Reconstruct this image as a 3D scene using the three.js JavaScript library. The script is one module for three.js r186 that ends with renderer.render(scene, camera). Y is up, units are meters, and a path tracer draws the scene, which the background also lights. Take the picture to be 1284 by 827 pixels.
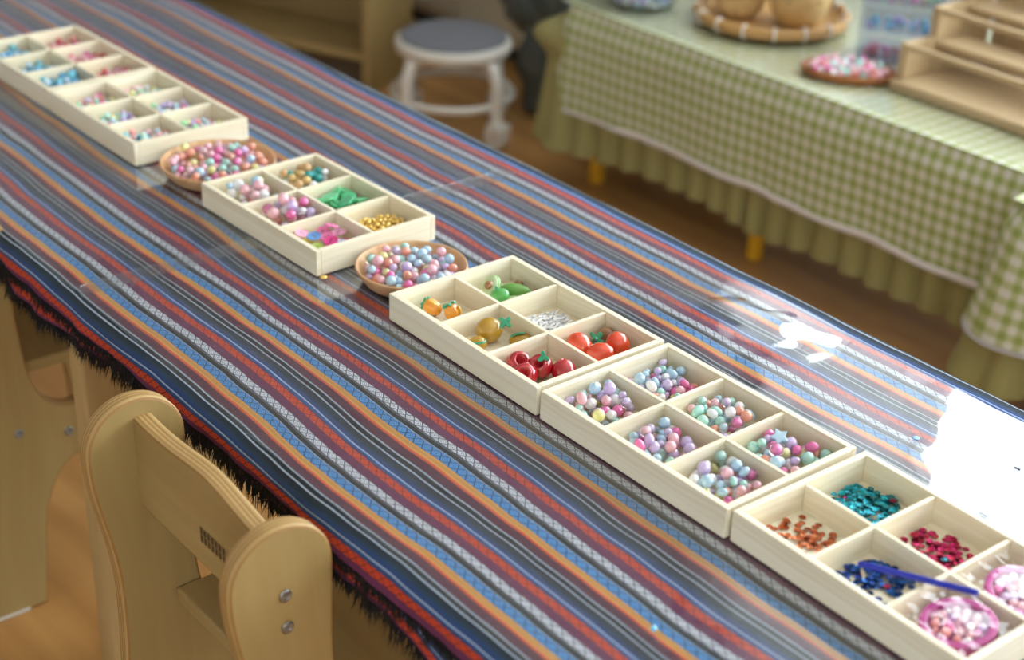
import * as THREE from 'three';
import { RoundedBoxGeometry } from 'three/addons/geometries/RoundedBoxGeometry.js';
import { mergeGeometries, mergeVertices } from 'three/addons/utils/BufferGeometryUtils.js';
import { ImprovedNoise } from 'three/addons/math/ImprovedNoise.js';
import { RectAreaLightUniformsLib } from 'three/addons/lights/RectAreaLightUniformsLib.js';
RectAreaLightUniformsLib.init();

// ---------------------------------------------------------------- camera, sky, light, exposure
const scene = new THREE.Scene();
const Y0 = 0.52;                                   // top of the clear cover on the craft table
const YAW = 0.875, PITCH = 0.48599, ROLL = 0.03782;
const camera = new THREE.PerspectiveCamera(23.313, 1284 / 827, 0.05, 60);
{
  const c = Math.cos(PITCH), s = Math.sin(PITCH), sy = Math.sin(YAW), cy = Math.cos(YAW);
  const fw = new THREE.Vector3(-c * sy, -s, -c * cy), right = new THREE.Vector3(cy, 0, -sy);
  const up = new THREE.Vector3().crossVectors(right, fw);
  camera.position.set(0, Y0 + 0.75239, 0);
  camera.up.copy(up.multiplyScalar(Math.cos(ROLL)).addScaledVector(right, -Math.sin(ROLL)));
  camera.lookAt(camera.position.clone().add(fw));
  camera.focus = 1.50;
  camera.userData.fStop = 3.6;
}
scene.background = new THREE.Color(0.86, 0.945, 1.0);
scene.backgroundIntensity = 6.0;
const EXPOSURE = 0.77;
const ROOM = { x0: -5.6, x1: 2.6, z0: -2.75, z1: 2.6, h: 2.75, t: 0.16 };
const WINDOWS = { back: [[-2.35, 1.30]], side: [[0.7, 1.7]], y0: 0.64, y1: 2.42 };  // side opening is out of view, placed to light right-facing surfaces

// area lights carry part of each out-of-view window's daylight, sized to the opening
for (const [a, b] of WINDOWS.back) {
  const l = new THREE.RectAreaLight(new THREE.Color(0.86, 0.945, 1.0), 6.0, b - a - 0.1, WINDOWS.y1 - WINDOWS.y0 - 0.1);
  l.name = 'window_daylight'; l.position.set((a + b) / 2, (WINDOWS.y0 + WINDOWS.y1) / 2, ROOM.z0 - 0.05); l.lookAt((a + b) / 2, (WINDOWS.y0 + WINDOWS.y1) / 2, 5); l.castShadow = true; scene.add(l);
}
for (const [a, b] of WINDOWS.side) {  // lamp of the unseen side window, brightening faces turned its way
  const l = new THREE.RectAreaLight(new THREE.Color(0.86, 0.945, 1.0), 6.0, b - a - 0.1, WINDOWS.y1 - WINDOWS.y0 - 0.1);
  l.name = 'window_daylight_001'; l.position.set(ROOM.x1 + 0.05, (WINDOWS.y0 + WINDOWS.y1) / 2, (a + b) / 2); l.lookAt(-5, (WINDOWS.y0 + WINDOWS.y1) / 2, (a + b) / 2); l.castShadow = true; scene.add(l);
}

const renderer = new THREE.WebGLRenderer({ antialias: true });
renderer.toneMapping = THREE.LinearToneMapping;
renderer.toneMappingExposure = EXPOSURE;
renderer.shadowMap.enabled = true;

// ---------------------------------------------------------------- helpers
let seed = 20240611;
const rnd = () => { seed = (seed * 1664525 + 1013904223) >>> 0; return seed / 4294967296; };
const rr = (a, b) => a + (b - a) * rnd();
const pick = (a) => a[Math.floor(rnd() * a.length)];
const noise = new ImprovedNoise();
const n2 = (x, y, z = 0.37) => noise.noise(x, y, z);
const clamp = (x, a = 0, b = 1) => Math.min(b, Math.max(a, x));
const sstep = (a, b, x) => { const t = clamp((x - a) / (b - a)); return t * t * (3 - 2 * t); };
const V = (x, y, z) => new THREE.Vector3(x, y, z);

const taken = {};
function numbered(name) {
  const n = taken[name] = (taken[name] ?? -1) + 1;
  return n ? `${name}_${String(n).padStart(3, '0')}` : name;
}
function thing(name, label, category, [x, y, z] = [0, 0, 0], turn = 0, group) {
  const o = new THREE.Group();
  o.name = numbered(name); o.position.set(x, y, z); o.rotation.y = turn;
  o.userData = { label, category };
  if (group) o.userData.group = group;
  scene.add(o);
  return o;
}
function part(name, geo, mat, parent, at, rot) {
  const m = new THREE.Mesh(geo, mat); m.name = name;
  if (at) m.position.set(...at);
  if (rot) m.rotation.set(...rot);
  parent.add(m);
  return m;
}
function single(name, label, category, geo, mat, at, group) {
  const m = new THREE.Mesh(geo, mat); m.name = numbered(name);
  if (at) m.position.set(...at);
  m.userData = { label, category };
  if (group) m.userData.group = group;
  scene.add(m);
  return m;
}
function struct(name, geo, mat, at, parent = scene) {
  const m = new THREE.Mesh(geo, mat); m.name = name;
  if (at) m.position.set(...at);
  if (parent === scene) m.userData.kind = 'structure';
  parent.add(m);
  return m;
}
// uv in metres from the face a vertex belongs to; grain runs along `axis`
function boxUV(g, axis = 'x', off = [0, 0]) {
  const p = g.attributes.position, n = g.attributes.normal, uv = new Float32Array(p.count * 2);
  for (let i = 0; i < p.count; i++) {
    const x = p.getX(i), y = p.getY(i), z = p.getZ(i);
    const ax = Math.abs(n.getX(i)), ay = Math.abs(n.getY(i)), az = Math.abs(n.getZ(i));
    let a, b;
    if (axis === 'x') { a = x; b = ay >= az ? z : y; if (ax > ay && ax > az) { a = z; b = y; } }
    else if (axis === 'z') { a = z; b = ay >= ax ? x : y; if (az > ax && az > ay) { a = x; b = y; } }
    else { a = y; b = ax >= az ? z : x; if (ay > ax && ay > az) { a = x; b = z; } }
    uv[2 * i] = a + off[0]; uv[2 * i + 1] = b + off[1];
  }
  g.setAttribute('uv', new THREE.BufferAttribute(uv, 2));
  return g;
}
function rbox(w, h, d, r = 0.002, axis = 'x', off) {
  const g = new RoundedBoxGeometry(w, h, d, 1, Math.min(r, w / 2.01, h / 2.01, d / 2.01));
  return boxUV(g, axis, off ?? [rnd() * 3, rnd() * 3]);
}
function grid(nu, nv, fn, closeU = false) {
  const pos = [], uv = [], idx = [];
  for (let j = 0; j <= nv; j++) for (let i = 0; i <= nu; i++) {
    const r = fn(i / nu, j / nv); pos.push(r[0], r[1], r[2]); uv.push(r[3] ?? i / nu, r[4] ?? j / nv);
  }
  for (let j = 0; j < nv; j++) for (let i = 0; i < nu; i++) {
    const a = j * (nu + 1) + i, b = a + 1, c = a + nu + 1, d = c + 1;
    idx.push(a, c, b, b, c, d);
  }
  const g = new THREE.BufferGeometry();
  g.setAttribute('position', new THREE.Float32BufferAttribute(pos, 3));
  g.setAttribute('uv', new THREE.Float32BufferAttribute(uv, 2));
  g.setIndex(idx); g.computeVertexNormals();
  return g;
}
const xf = (g, at = [0, 0, 0], rot = [0, 0, 0], sc = [1, 1, 1]) => {
  g.applyMatrix4(new THREE.Matrix4().compose(V(...at), new THREE.Quaternion().setFromEuler(new THREE.Euler(...rot)), V(...sc)));
  return g;
};
const merge = (a) => mergeGeometries(a.map((g) => { const q = g.index ? g.toNonIndexed() : g; for (const k of Object.keys(q.attributes)) if (!['position', 'normal', 'uv'].includes(k)) q.deleteAttribute(k); return q; }));
const tube = (pts, r, seg = 24, rad = 8, closed = false) => new THREE.TubeGeometry(new THREE.CatmullRomCurve3(pts.map((p) => V(...p)), closed), seg, r, rad, closed);
const lathe = (pts, seg = 32) => new THREE.LatheGeometry(pts.map((p) => new THREE.Vector2(...p)), seg);

// ---------------------------------------------------------------- textures
function tex(w, h, fn, srgb = true) {
  const data = new Uint8Array(w * h * 4);
  for (let y = 0; y < h; y++) for (let x = 0; x < w; x++) {
    const c = fn(x / w, y / h), k = 4 * (y * w + x);
    for (let i = 0; i < 3; i++) data[k + i] = clamp(Math.round(c[i]), 0, 255);
    data[k + 3] = c[3] === undefined ? 255 : clamp(Math.round(c[3]), 0, 255);
  }
  const t = new THREE.DataTexture(data, w, h);
  t.wrapS = t.wrapT = THREE.RepeatWrapping; t.magFilter = THREE.LinearFilter; t.minFilter = THREE.LinearMipmapLinearFilter;
  t.generateMipmaps = true; if (srgb) t.colorSpace = THREE.SRGBColorSpace; t.needsUpdate = true;
  return t;
}
const mixc = (a, b, t) => a.map((v, i) => v + (b[i] - v) * t);
// tiling noise on a torus of size px,py lattice cells
const tn = (u, v, fx, fy, s) => {
  const x = u * fx, y = v * fy, tx = u, ty = v;
  const f = (a, b) => n2(a, b, s);
  return (f(x, y) * (1 - tx) * (1 - ty) + f(x - fx, y) * tx * (1 - ty) + f(x, y - fy) * (1 - tx) * ty + f(x - fx, y - fy) * tx * ty);
};
function woodTex(base, dark, { lines = 60, strength = 0.5, wobble = 0.05, size = 512, seedv = 1.3, pores = 0.1, metres = 0.3 } = {}) {
  const t = tex(size, size, (u, v) => {
    const w = tn(u, v, 2, 3, seedv) * wobble + tn(u, v, 3, 9, seedv + 5) * wobble * 0.4;
    const a = tn(0.5, (v + w + 1) % 1, 1, lines, seedv + 2), b = tn(u, (v + w + 1) % 1, 6, lines * 3, seedv + 7);
    const broad = tn(u, (v + w + 1) % 1, 1, 5, seedv + 11);
    const k = clamp(0.35 + a * strength * 1.2 + broad * 0.5 * strength + b * pores * 2);
    return mixc(base, dark, k);
  });
  t.repeat.set(1 / metres, 1 / metres);
  return t;
}
const std = (o) => new THREE.MeshStandardMaterial({ roughness: 0.6, ...o });
const phys = (o) => new THREE.MeshPhysicalMaterial({ roughness: 0.4, ...o });

const M = {};
M.pine = [1, 2, 3].map((k) => std({ map: woodTex([242, 234, 210], [226, 210, 176], { lines: 34, strength: 0.75, seedv: k * 3.7, metres: 0.14 }), roughness: 0.55 }));
M.ply = std({ map: woodTex([168, 145, 95], [150, 123, 75], { lines: 24, strength: 0.6, seedv: 8.8, metres: 0.5, wobble: 0.08 }), roughness: 0.42 });
M.plyEdge = std({ map: tex(64, 128, (u, v) => {
  const k = Math.floor(v * 9) % 2, n = n2(u * 30, v * 60, 3) * 14;
  return (k ? [150, 112, 60] : [178, 146, 92]).map((c) => c + n);
}), roughness: 0.55 });
M.tableWood = std({ map: woodTex([188, 160, 110], [168, 138, 88], { lines: 20, strength: 0.6, seedv: 2.2, metres: 0.5 }), roughness: 0.5 });
M.plate = std({ map: woodTex([222, 180, 134], [196, 146, 98], { lines: 40, strength: 0.9, seedv: 6.1, metres: 0.2 }), roughness: 0.5 });
M.floor = phys({ map: woodTex([206, 156, 92], [166, 118, 64], { lines: 30, strength: 1.0, seedv: 4.4, metres: 0.9, wobble: 0.06, size: 1024 }), roughness: 0.38 });
M.wall = std({ color: new THREE.Color(0.80, 0.82, 0.83), roughness: 0.92 });
M.ceiling = std({ color: new THREE.Color(0.88, 0.88, 0.87), roughness: 0.95 });
M.trim = std({ color: new THREE.Color(0.72, 0.70, 0.65), roughness: 0.5 });
M.glass = phys({ color: 0xffffff, transmission: 1, thickness: 0, roughness: 0.0, ior: 1.5 });
M.steel = std({ color: 0x8e8f90, metalness: 0.9, roughness: 0.35 });
M.darkSteel = std({ color: 0x3c3d3f, metalness: 0.8, roughness: 0.4 });

// ---------------------------------------------------------------- the room
{
  const { x0, x1, z0, z1, h, t } = ROOM, { y0, y1 } = WINDOWS;
  const fl = new THREE.BoxGeometry(x1 - x0 + 2 * t, 0.1, z1 - z0 + 2 * t); boxUV(fl, 'x', [0, 0]);
  struct('floor', fl, M.floor, [(x0 + x1) / 2, -0.05, (z0 + z1) / 2]);
  struct('ceiling', new THREE.BoxGeometry(x1 - x0 + 2 * t, 0.12, z1 - z0 + 2 * t), M.ceiling, [(x0 + x1) / 2, h + 0.06, (z0 + z1) / 2]);
  const wallWith = (name, a0, a1, holes, alongX, at) => {
    const gs = [];
    const seg = (a, b, ya, yb) => {
      const g = new THREE.BoxGeometry(alongX ? b - a : t, yb - ya, alongX ? t : b - a);
      gs.push(xf(g, alongX ? [(a + b) / 2, (ya + yb) / 2, at] : [at, (ya + yb) / 2, (a + b) / 2]));
    };
    let c = a0;
    for (const [l, r] of holes) { seg(c, l, 0, h); seg(l, r, 0, y0); seg(l, r, y1, h); c = r; }
    seg(c, a1, 0, h);
    struct(name, merge(gs), M.wall);
  };
  wallWith('wall_back', x0 - t, x1 + t, WINDOWS.back, true, z0 - t / 2);
  wallWith('wall_right', z0, z1, WINDOWS.side, false, x1 + t / 2);
  wallWith('wall_left', z0, z1, [], false, x0 - t / 2);
  wallWith('wall_front', x0 - t, x1 + t, [], true, z1 + t / 2);
  struct('baseboard_back', rbox(x1 - x0, 0.08, 0.014, 0.003), M.trim, [(x0 + x1) / 2, 0.04, z0 + 0.007]);
  struct('baseboard_left', rbox(0.014, 0.08, z1 - z0 - 0.04, 0.003), M.trim, [x0 + 0.007, 0.04, (z0 + z1) / 2]);
  let k = 0;
  const win = (a, b, alongX, at) => {
    const w = new THREE.Group(); w.name = `window_${++k}`; w.userData.kind = 'structure'; scene.add(w);
    const mid = (a + b) / 2, ym = (y0 + y1) / 2, n = 3, fw = 0.05;
    const put = (name, len, hh, off, y, dep, mat) => {
      const g = new THREE.BoxGeometry(alongX ? len : dep, hh, alongX ? dep : len);
      part(name, g, mat, w, alongX ? [mid + off, y, at] : [at, y, mid + off]);
    };
    put('frame_rail', b - a, fw, 0, y0 + fw / 2, 0.06, M.trim); put('frame_rail', b - a, fw, 0, y1 - fw / 2, 0.06, M.trim);
    for (let i = 0; i <= n; i++) put('frame_stile', fw, y1 - y0 - 2 * fw, (a - b) / 2 + fw / 2 + i * (b - a - fw) / n, ym, 0.06, M.trim);
    for (let i = 0; i < n; i++) put('pane', (b - a - fw) / n - fw, y1 - y0 - 2 * fw, (a - b) / 2 + fw / 2 + (i + 0.5) * (b - a - fw) / n, ym, 0.006, M.glass);
  };
  for (const [a, b] of WINDOWS.back) win(a, b, true, z0 - t * 0.6);
  for (const [a, b] of WINDOWS.side) win(a, b, false, x1 + t * 0.6);  // unseen side window, there for the light it gives from the right
}

{ // sheer curtain out of view, placed to soften the window's mirror image
  const t = thing('unseen_sheer_curtain', 'white sheer curtain out of view, dimming one end of the mirrored window', 'curtain', [0, 0, 0]);
  part('curtain_fabric', grid(160, 10, (a, b) => [-2.42 + 0.70 * a, 0.50 + 2.02 * b, ROOM.z0 + 0.075 + 0.022 * Math.sin(a * 62 + 0.8 * Math.sin(a * 17))]), phys({ color: new THREE.Color(0.86, 0.86, 0.85), transmission: 0.22, thickness: 0, roughness: 0.95 }), t);
  part('curtain_rod', new THREE.CylinderGeometry(0.011, 0.011, 3.95, 16).rotateZ(Math.PI / 2), M.steel, t, [-0.52, 2.53, ROOM.z0 + 0.075]);
}
// ---------------------------------------------------------------- the two craft tables
const ZN = -0.598, ZF = -1.208, YT = 0.5155;
function craftTable(xa, xb, label, inset) {
  const w = xb - xa, d = ZN - ZF - 0.004;
  const t = thing('craft_table', label, 'table', [(xa + xb) / 2, 0, (ZN + ZF) / 2]);
  part('table_top', rbox(w, 0.026, d, 0.005), M.tableWood, t, [0, YT - 0.013, 0]);
  for (const sz of [-1, 1]) part('apron', rbox(w - 2 * inset - 0.04, 0.05, 0.018), M.tableWood, t, [0, YT - 0.0515, sz * (d / 2 - 0.075)]);
  for (const sx of [-1, 1]) for (const sz of [-1, 1])
    part('leg', rbox(0.032, YT - 0.0265, 0.075, 0.006, 'y'), M.tableWood, t, [sx * (w / 2 - inset), (YT - 0.0265) / 2, sz * (d / 2 - 0.0385)]);
  return t;
}
craftTable(-1.472, -0.19, 'low wooden craft table under the sequin box end of the striped cloth', 0.0165);
craftTable(-2.80, -1.478, 'low wooden craft table under the blue and red bead box end of the striped cloth', 0.46);

// ---------------------------------------------------------------- striped cloth
const PERIOD = 0.0875, ANCHOR = -0.6925;
const stripeTex = tex(1024, 512, (u, v) => {
  const C = { black: [24, 28, 33], teal: [40, 60, 76], line: [150, 162, 176], blueD: [40, 66, 114], wb: [156, 174, 204], red: [224, 78, 40], purple: [100, 40, 76], white: [226, 230, 238], blue: [84, 160, 222], gold: [214, 154, 72], orr: [206, 80, 44], maroon: [80, 36, 54], olive: [58, 56, 44] };
  const g = (n2(u * 700, v * 40, 1.1) * 0.5 + n2(u * 260, v * 240, 4.2) * 0.5);
  const rep = (v * 4) % 1;                                    // four motifs along
  const motif = (a, b, fg, bg) => {                            // diamonds with an inner diamond between triangles
    const s = (u - a) / (b - a), y = Math.abs(rep - 0.5) * 2, x = Math.abs(s - 0.5) * 2;
    const q = x + y;
    const on = q < 0.22 ? 0.35 : q < 0.52 ? 1 : q < 0.66 ? 0.4 : q < 0.92 ? 1 : q < 1.22 ? 0 : 0.85;
    const edge = x > 0.94 ? 0.6 : 1;
    return mixc(bg, fg, clamp(on * edge * 0.85 + 0.1));
  };
  let c;
  if (u < 0.02) c = C.line;
  else if (u < 0.074) c = C.black;
  else if (u < 0.094) c = C.line;
  else if (u < 0.165) c = mixc(C.black, C.teal, (u - 0.094) / 0.07);
  else if (u < 0.232) c = mixc(C.teal, C.blueD, clamp((u - 0.165) / 0.03));
  else if (u < 0.250) c = C.wb;
  else if (u < 0.297) c = mixc([46, 80, 132], C.blueD, (u - 0.25) / 0.05);
  else if (u < 0.392) c = motif(0.297, 0.392, C.red, [92, 22, 18]);
  else if (u < 0.498) c = C.purple;
  else if (u < 0.592) c = motif(0.498, 0.592, C.white, [40, 42, 50]);
  else if (u < 0.603) c = C.black;
  else if (u < 0.612) c = [120, 124, 130];
  else if (u < 0.668) c = C.black;
  else if (u < 0.680) c = C.line;
  else if (u < 0.790) c = motif(0.680, 0.790, C.blue, [20, 40, 74]);
  else if (u < 0.860) c = ((v * 60 + u * 200) % 1) < 0.3 && Math.abs(u - 0.825) < 0.02 ? [140, 104, 48] : C.gold;
  else if (u < 0.888) c = mixc(C.gold, C.orr, clamp((u - 0.86) / 0.012));
  else c = mixc(C.orr, C.maroon, clamp((u - 0.888) / 0.02));
  return c.map((k) => k * (1 + 0.34 * g));
});
M.cloth = std({ map: stripeTex, roughness: 0.9, bumpMap: tex(256, 256, (u, v) => { const k = 128 + 90 * Math.sin(u * 2 * Math.PI * 64) * Math.sin(v * 2 * Math.PI * 32); return [k, k, k]; }, false), bumpScale: 0.0002 });
M.fringe = std({ color: 0x0d0d10, roughness: 0.95 });
const XA = -2.86, XB = -0.15, CY = 0.5164;
{
  const t = thing('striped_tablecloth', 'woven striped tablecloth with black fringe covering the craft tables', 'tablecloth', [0, 0, 0]);
  const R = 0.011, arc = R * Math.PI / 2;
  const flare = (x) => 0.002 + 0.006 * (0.5 + n2(x * 5.5, 3.1)) + 0.010 * Math.exp(-(((x + 1.52) / 0.10) ** 2));
  const fold = (x, drop) => (n2(x * 16, 7.7) * 0.007 + n2(x * 37, 1.2) * 0.003) * clamp(drop / 0.03);
  // unrolled coordinate q: 0 at the near table edge, positive down the near side
  const near = (x, q, lift, extra) => {
    const e = ZN + 0.001 + extra;
    if (q <= 0) return [x, CY + lift, e + q];
    if (q < arc) { const a = q / R; return [x, CY + lift - R * (1 - Math.cos(a)), e + R * Math.sin(a)]; }
    const drop = q - arc, f = flare(x);
    return [x, CY + lift - R - drop * 0.96, e + R + f * sstep(0, 0.05, drop) + fold(x, drop)];
  };
  const far = (x, q) => {                                       // q positive past the far edge
    if (q < arc) { const a = q / R; return [x, CY - R * (1 - Math.cos(a)), ZF - R * Math.sin(a)]; }
    return [x, CY - R - (q - arc), ZF - R - 0.006 * sstep(0, 0.05, q - arc) + n2(x * 14, 9.3) * 0.006 * clamp((q - arc) / 0.03)];
  };
  const wob = (x, z) => n2(x * 3.2, z * 5, 2.2) * 0.0075 + n2(x * 9, z * 11, 5.5) * 0.0035 + n2(x * 24, z * 20, 8.1) * 0.0012;
  const HEM = 0.034, W = ZN - ZF, total = 0.06 + W + HEM;
  const nx = 520, nz = 190;
  const top = grid(nx, nz, (a, b) => {
    const x = XA + (XB - XA) * a, s = b * total - 0.06;          // s: 0 at the far edge
    let p;
    if (s < 0) p = far(x, -s); else { const q = s - W; p = near(x, q, 0, 0); }
    const zz = ZF + s;
    return [...p, (zz - ANCHOR + wob(x, zz)) / PERIOD, (x + n2(x * 4, zz * 4, 1) * 0.004) / 0.05];
  });
  part('woven_cloth', top, M.cloth, t);
  // the doubled hem that shows below the upper one
  const low = (x) => 0.004 + 0.006 * n2(x * 3.3, 5.9) + 0.010 * Math.exp(-(((x + 1.50) / 0.10) ** 2)) + 0.030 * sstep(-0.86, -0.74, x);
  const under = grid(nx, 24, (a, b) => {
    const x = XA + (XB - XA) * a, q = 0.01 + b * (0.034 + low(x));
    const p = near(x, q, -0.002, -0.006);
    return [...p, (ZN + q - low(x) - 0.012 - ANCHOR) / PERIOD, x / 0.05];
  });
  part('lower_hem', under, M.cloth, t);
  const strands = (q0, lift, extra, len, name) => {
    const gs = [];
    for (let x = XA; x < XB; x += 0.0007) {
      const qq = typeof q0 === 'function' ? q0(x) : q0;
      const p = near(x, qq, lift, extra), tuft = 0.5 + n2(x * 190, 4.4), L = len * (0.55 + 0.75 * tuft) * rr(0.75, 1.1), dx = rr(-0.008, 0.008), dz = rr(-0.003, 0.007);
      const g = new THREE.ConeGeometry(rr(0.0007, 0.0011), L, 3, 1, true);
      g.rotateX(Math.PI); g.translate(0, -L / 2, 0); g.rotateZ(Math.atan2(dx, L)); g.rotateX(-Math.atan2(dz, L));
      gs.push(g.translate(p[0], p[1] + 0.002, p[2] + rr(-0.001, 0.001)));
    }
    const m = part(name, merge(gs), M.fringe, t); m.userData.kind = 'stuff'; m.userData.label = 'black yarn fringe along the hem';
  };
  strands(HEM, 0, 0, 0.017, 'fringe');
  strands((x) => 0.044 + low(x), -0.002, -0.006, 0.020, 'fringe');
}

// ---------------------------------------------------------------- clear plastic covers
M.vinyl = phys({ color: new THREE.Color(0.985, 0.99, 0.995), transmission: 1, thickness: 0, roughness: 0.04, ior: 1.60, specularIntensity: 1 });
function cover(xa, xb, label, amp) {
  const t = thing('clear_plastic_cover', label, 'table cover', [0, 0, 0]);
  const za = -0.5985, zb = -1.186, th = 0.0014, rc = 0.022;
  const crinkle = sstep(-1.06, -0.96, xb < -1 ? -9 : 0);
  const height = (x, z) => {
    let y = 0.5176 + 0.0002 + amp * (0.00042 * n2(x * 9, z * 11, 3.3) + 0.00030 * n2(x * 21 + z * 6, z * 17, 6.6));
    if (xb < -1) y -= 0.0011 * sstep(-1.48, -1.44, x);
    // loose, wrinkled stretch beside the bead box, next to the window
    const e = sstep(-0.992, -1.045, z) * Math.exp(-(((x + 0.965) / 0.080) ** 2) - (((z + 1.095) / 0.080) ** 2));
    y += e * (0.0210 + 0.0024 * n2(x * 34, z * 30, 9.1) + 0.0050 * n2(x * 16 + z * 9, z * 13, 2.4) + 0.0010 * n2(x * 70, z * 60, 3.7));
    const f = sstep(-0.99, -0.80, x) * sstep(-0.99, -1.03, z);
    y += f * (0.0014 + 0.0017 * n2(x * 13 - z * 5, z * 11, 4.8) + 0.0005 * n2(x * 31, z * 23, 1.9));
    return y;
  };
  const nx = Math.round((xb - xa) / 0.006), nz = 98;
  const outline = (x, z) => {                                    // pull the corners in to a radius
    const cx = x < xa + rc ? xa + rc : x > xb - rc ? xb - rc : x, cz = z > za - rc ? za - rc : z < zb + rc ? zb + rc : z;
    const dx = x - cx, dz = z - cz;
    if (dx === 0 || dz === 0) return [x, z];
    const m = Math.max(Math.abs(dx), Math.abs(dz)), l = Math.hypot(dx, dz);
    return [cx + dx * m / l, cz + dz * m / l];
  };
  const sheet = (dy) => grid(nx, nz, (a, b) => {
    const [x, z] = outline(xa + (xb - xa) * a, zb + (za - zb) * b);
    return [x, height(x, z) + dy, z];
  });
  const topG = sheet(th), botG = sheet(0);
  const idx = botG.index.array; for (let i = 0; i < idx.length; i += 3) { const k = idx[i]; idx[i] = idx[i + 1]; idx[i + 1] = k; }
  botG.computeVertexNormals();
  const ring = [];
  for (let i = 0; i <= nx; i++) ring.push([i / nx, 0]); for (let j = 1; j <= nz; j++) ring.push([1, j / nz]);
  for (let i = nx - 1; i >= 0; i--) ring.push([i / nx, 1]); for (let j = nz - 1; j >= 0; j--) ring.push([0, j / nz]);
  const side = grid(ring.length - 1, 1, (a, b) => {
    const [p, q] = ring[Math.round(a * (ring.length - 1))], [x, z] = outline(xa + (xb - xa) * p, zb + (za - zb) * q);
    return [x, height(x, z) + b * th, z];
  });
  part('vinyl_sheet', merge([topG, botG, side]), M.vinyl, t);
  return t;
}
cover(-2.72, -1.412, 'clear plastic cover over the striped cloth beneath the blue and red bead boxes', 1);
cover(-1.436, -0.20, 'clear plastic cover over the striped cloth beneath the sequin box', 1);

// ---------------------------------------------------------------- divided wooden boxes
const BA = 0.2340, BB = 0.1600, BH = 0.0293, WT = 0.0062, DT = 0.0040, FT = 0.0030;
const poses = [[-2.165, -0.7952, -0.0247], [-1.9265, -0.8005, -0.0151], [-1.5416, -0.8117, -0.0299], [-1.1839, -0.8256, 0.0020], [-0.9440, -0.8250, -0.0028], [-0.7060, -0.8281, 0.0196]];
const boxNames = ['box of blue and red beads', 'box of pearly beads', 'box with the green discs and gold beads', 'box of glass fruit charms', 'box of pastel beads', 'sequin box'];
const boxLabels = [
  'divided pine box holding blue beads in one row and red beads in the other',
  'divided pine box of small multicoloured pearly beads beside the larger round plate',
  'divided pine box with green discs, gold beads and buttons between the two round plates',
  'divided pine box holding red, orange and green glass fruit charms',
  'divided pine box with translucent pastel beads in all six compartments',
  'divided pine box with teal, copper, crimson and navy sequins and bagged pink cases',
];
const boxFrames = [];
const cellU = (BA - 2 * WT - 2 * DT) / 3, cellV = (BB - 2 * WT - DT) / 2;
poses.forEach(([x, z, dl], i) => {
  // local frame: u along the row of boxes, v away from the near side
  const U = V(Math.cos(dl), 0, Math.sin(dl)), W = V(Math.sin(dl), 0, -Math.cos(dl));
  const o = V(x, Y0, z), at = (u, v, y = 0) => o.clone().addScaledVector(U, u).addScaledVector(W, v).add(V(0, y, 0));
  boxFrames.push({ at, dl });
  const c = at(BA / 2, BB / 2);
  const t = thing('divided_box', boxLabels[i], 'box', [c.x, c.y, c.z], -dl, 'divided pine boxes in a row');
  const w = () => pick(M.pine), q = w;
  part('bottom_panel', rbox(BA - 0.004, FT, BB - 0.004, 0.0005), q(), t, [0, FT / 2 + 0.0002, 0]);
  for (const s of [1, -1]) part('side_panel', rbox(BA, BH, WT, 0.0008), w(), t, [0, BH / 2, s * (BB / 2 - WT / 2)]);
  for (const s of [-1, 1]) part('end_panel', rbox(WT, BH, BB - 2 * WT, 0.0008, 'z'), w(), t, [s * (BA / 2 - WT / 2), BH / 2, 0]);
  part('long_divider', rbox(BA - 2 * WT, BH - FT - 0.0016, DT, 0.0006), q(), t, [0, FT + (BH - FT - 0.0016) / 2, 0]);
  for (const s of [-1, 1]) for (const e of [-1, 1])
    part('cross_divider', rbox(DT, BH - FT - 0.0014, cellV, 0.0006, 'z'), q(), t, [s * (cellU + DT) / 2, FT + (BH - FT - 0.0014) / 2, e * (cellV + DT) / 2]);
});
const cellMid = (r, c) => [WT + cellU / 2 + r * (cellU + DT), WT + cellV / 2 + c * (cellV + DT)];

// ---------------------------------------------------------------- beads
const PAL = {
  'pale pink': [0.95, 0.58, 0.64], 'hot pink': [0.92, 0.22, 0.52], peach: [0.95, 0.46, 0.33], mint: [0.52, 0.86, 0.77], 'sky blue': [0.56, 0.78, 0.92],
  lilac: [0.76, 0.62, 0.90], lemon: [0.90, 0.88, 0.40], 'clear white': [0.93, 0.93, 0.94],
  red: [0.76, 0.09, 0.10], coral: [0.92, 0.36, 0.32], 'bright blue': [0.20, 0.62, 0.90], turquoise: [0.22, 0.66, 0.76],
  'dark teal': [0.03, 0.30, 0.28], 'tan wooden': [0.58, 0.36, 0.16], 'golden brown': [0.66, 0.46, 0.18],
  'leaf green': [0.10, 0.58, 0.25], gold: [0.86, 0.62, 0.20], purple: [0.55, 0.44, 0.82], 'spring green': [0.36, 0.78, 0.46],
};
const matCache = {};
function beadMat(col, finish) {
  const key = col + finish;
  if (matCache[key]) return matCache[key];
  const color = new THREE.Color(...PAL[col]);
  return matCache[key] = finish === 'pearl' ? phys({ color, roughness: 0.3, clearcoat: 0.8, clearcoatRoughness: 0.15 })
    : finish === 'metal' ? std({ color, metalness: 0.9, roughness: 0.3 })
      : finish === 'wood' ? std({ color, roughness: 0.45 })
        : phys({ color, roughness: 0.14, transmission: 0.28, thickness: 0, clearcoat: 0.7, clearcoatRoughness: 0.06 });
}
const clearShell = phys({ color: 0xffffff, transmission: 1, thickness: 0.003, roughness: 0.03, ior: 1.45 });
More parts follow.
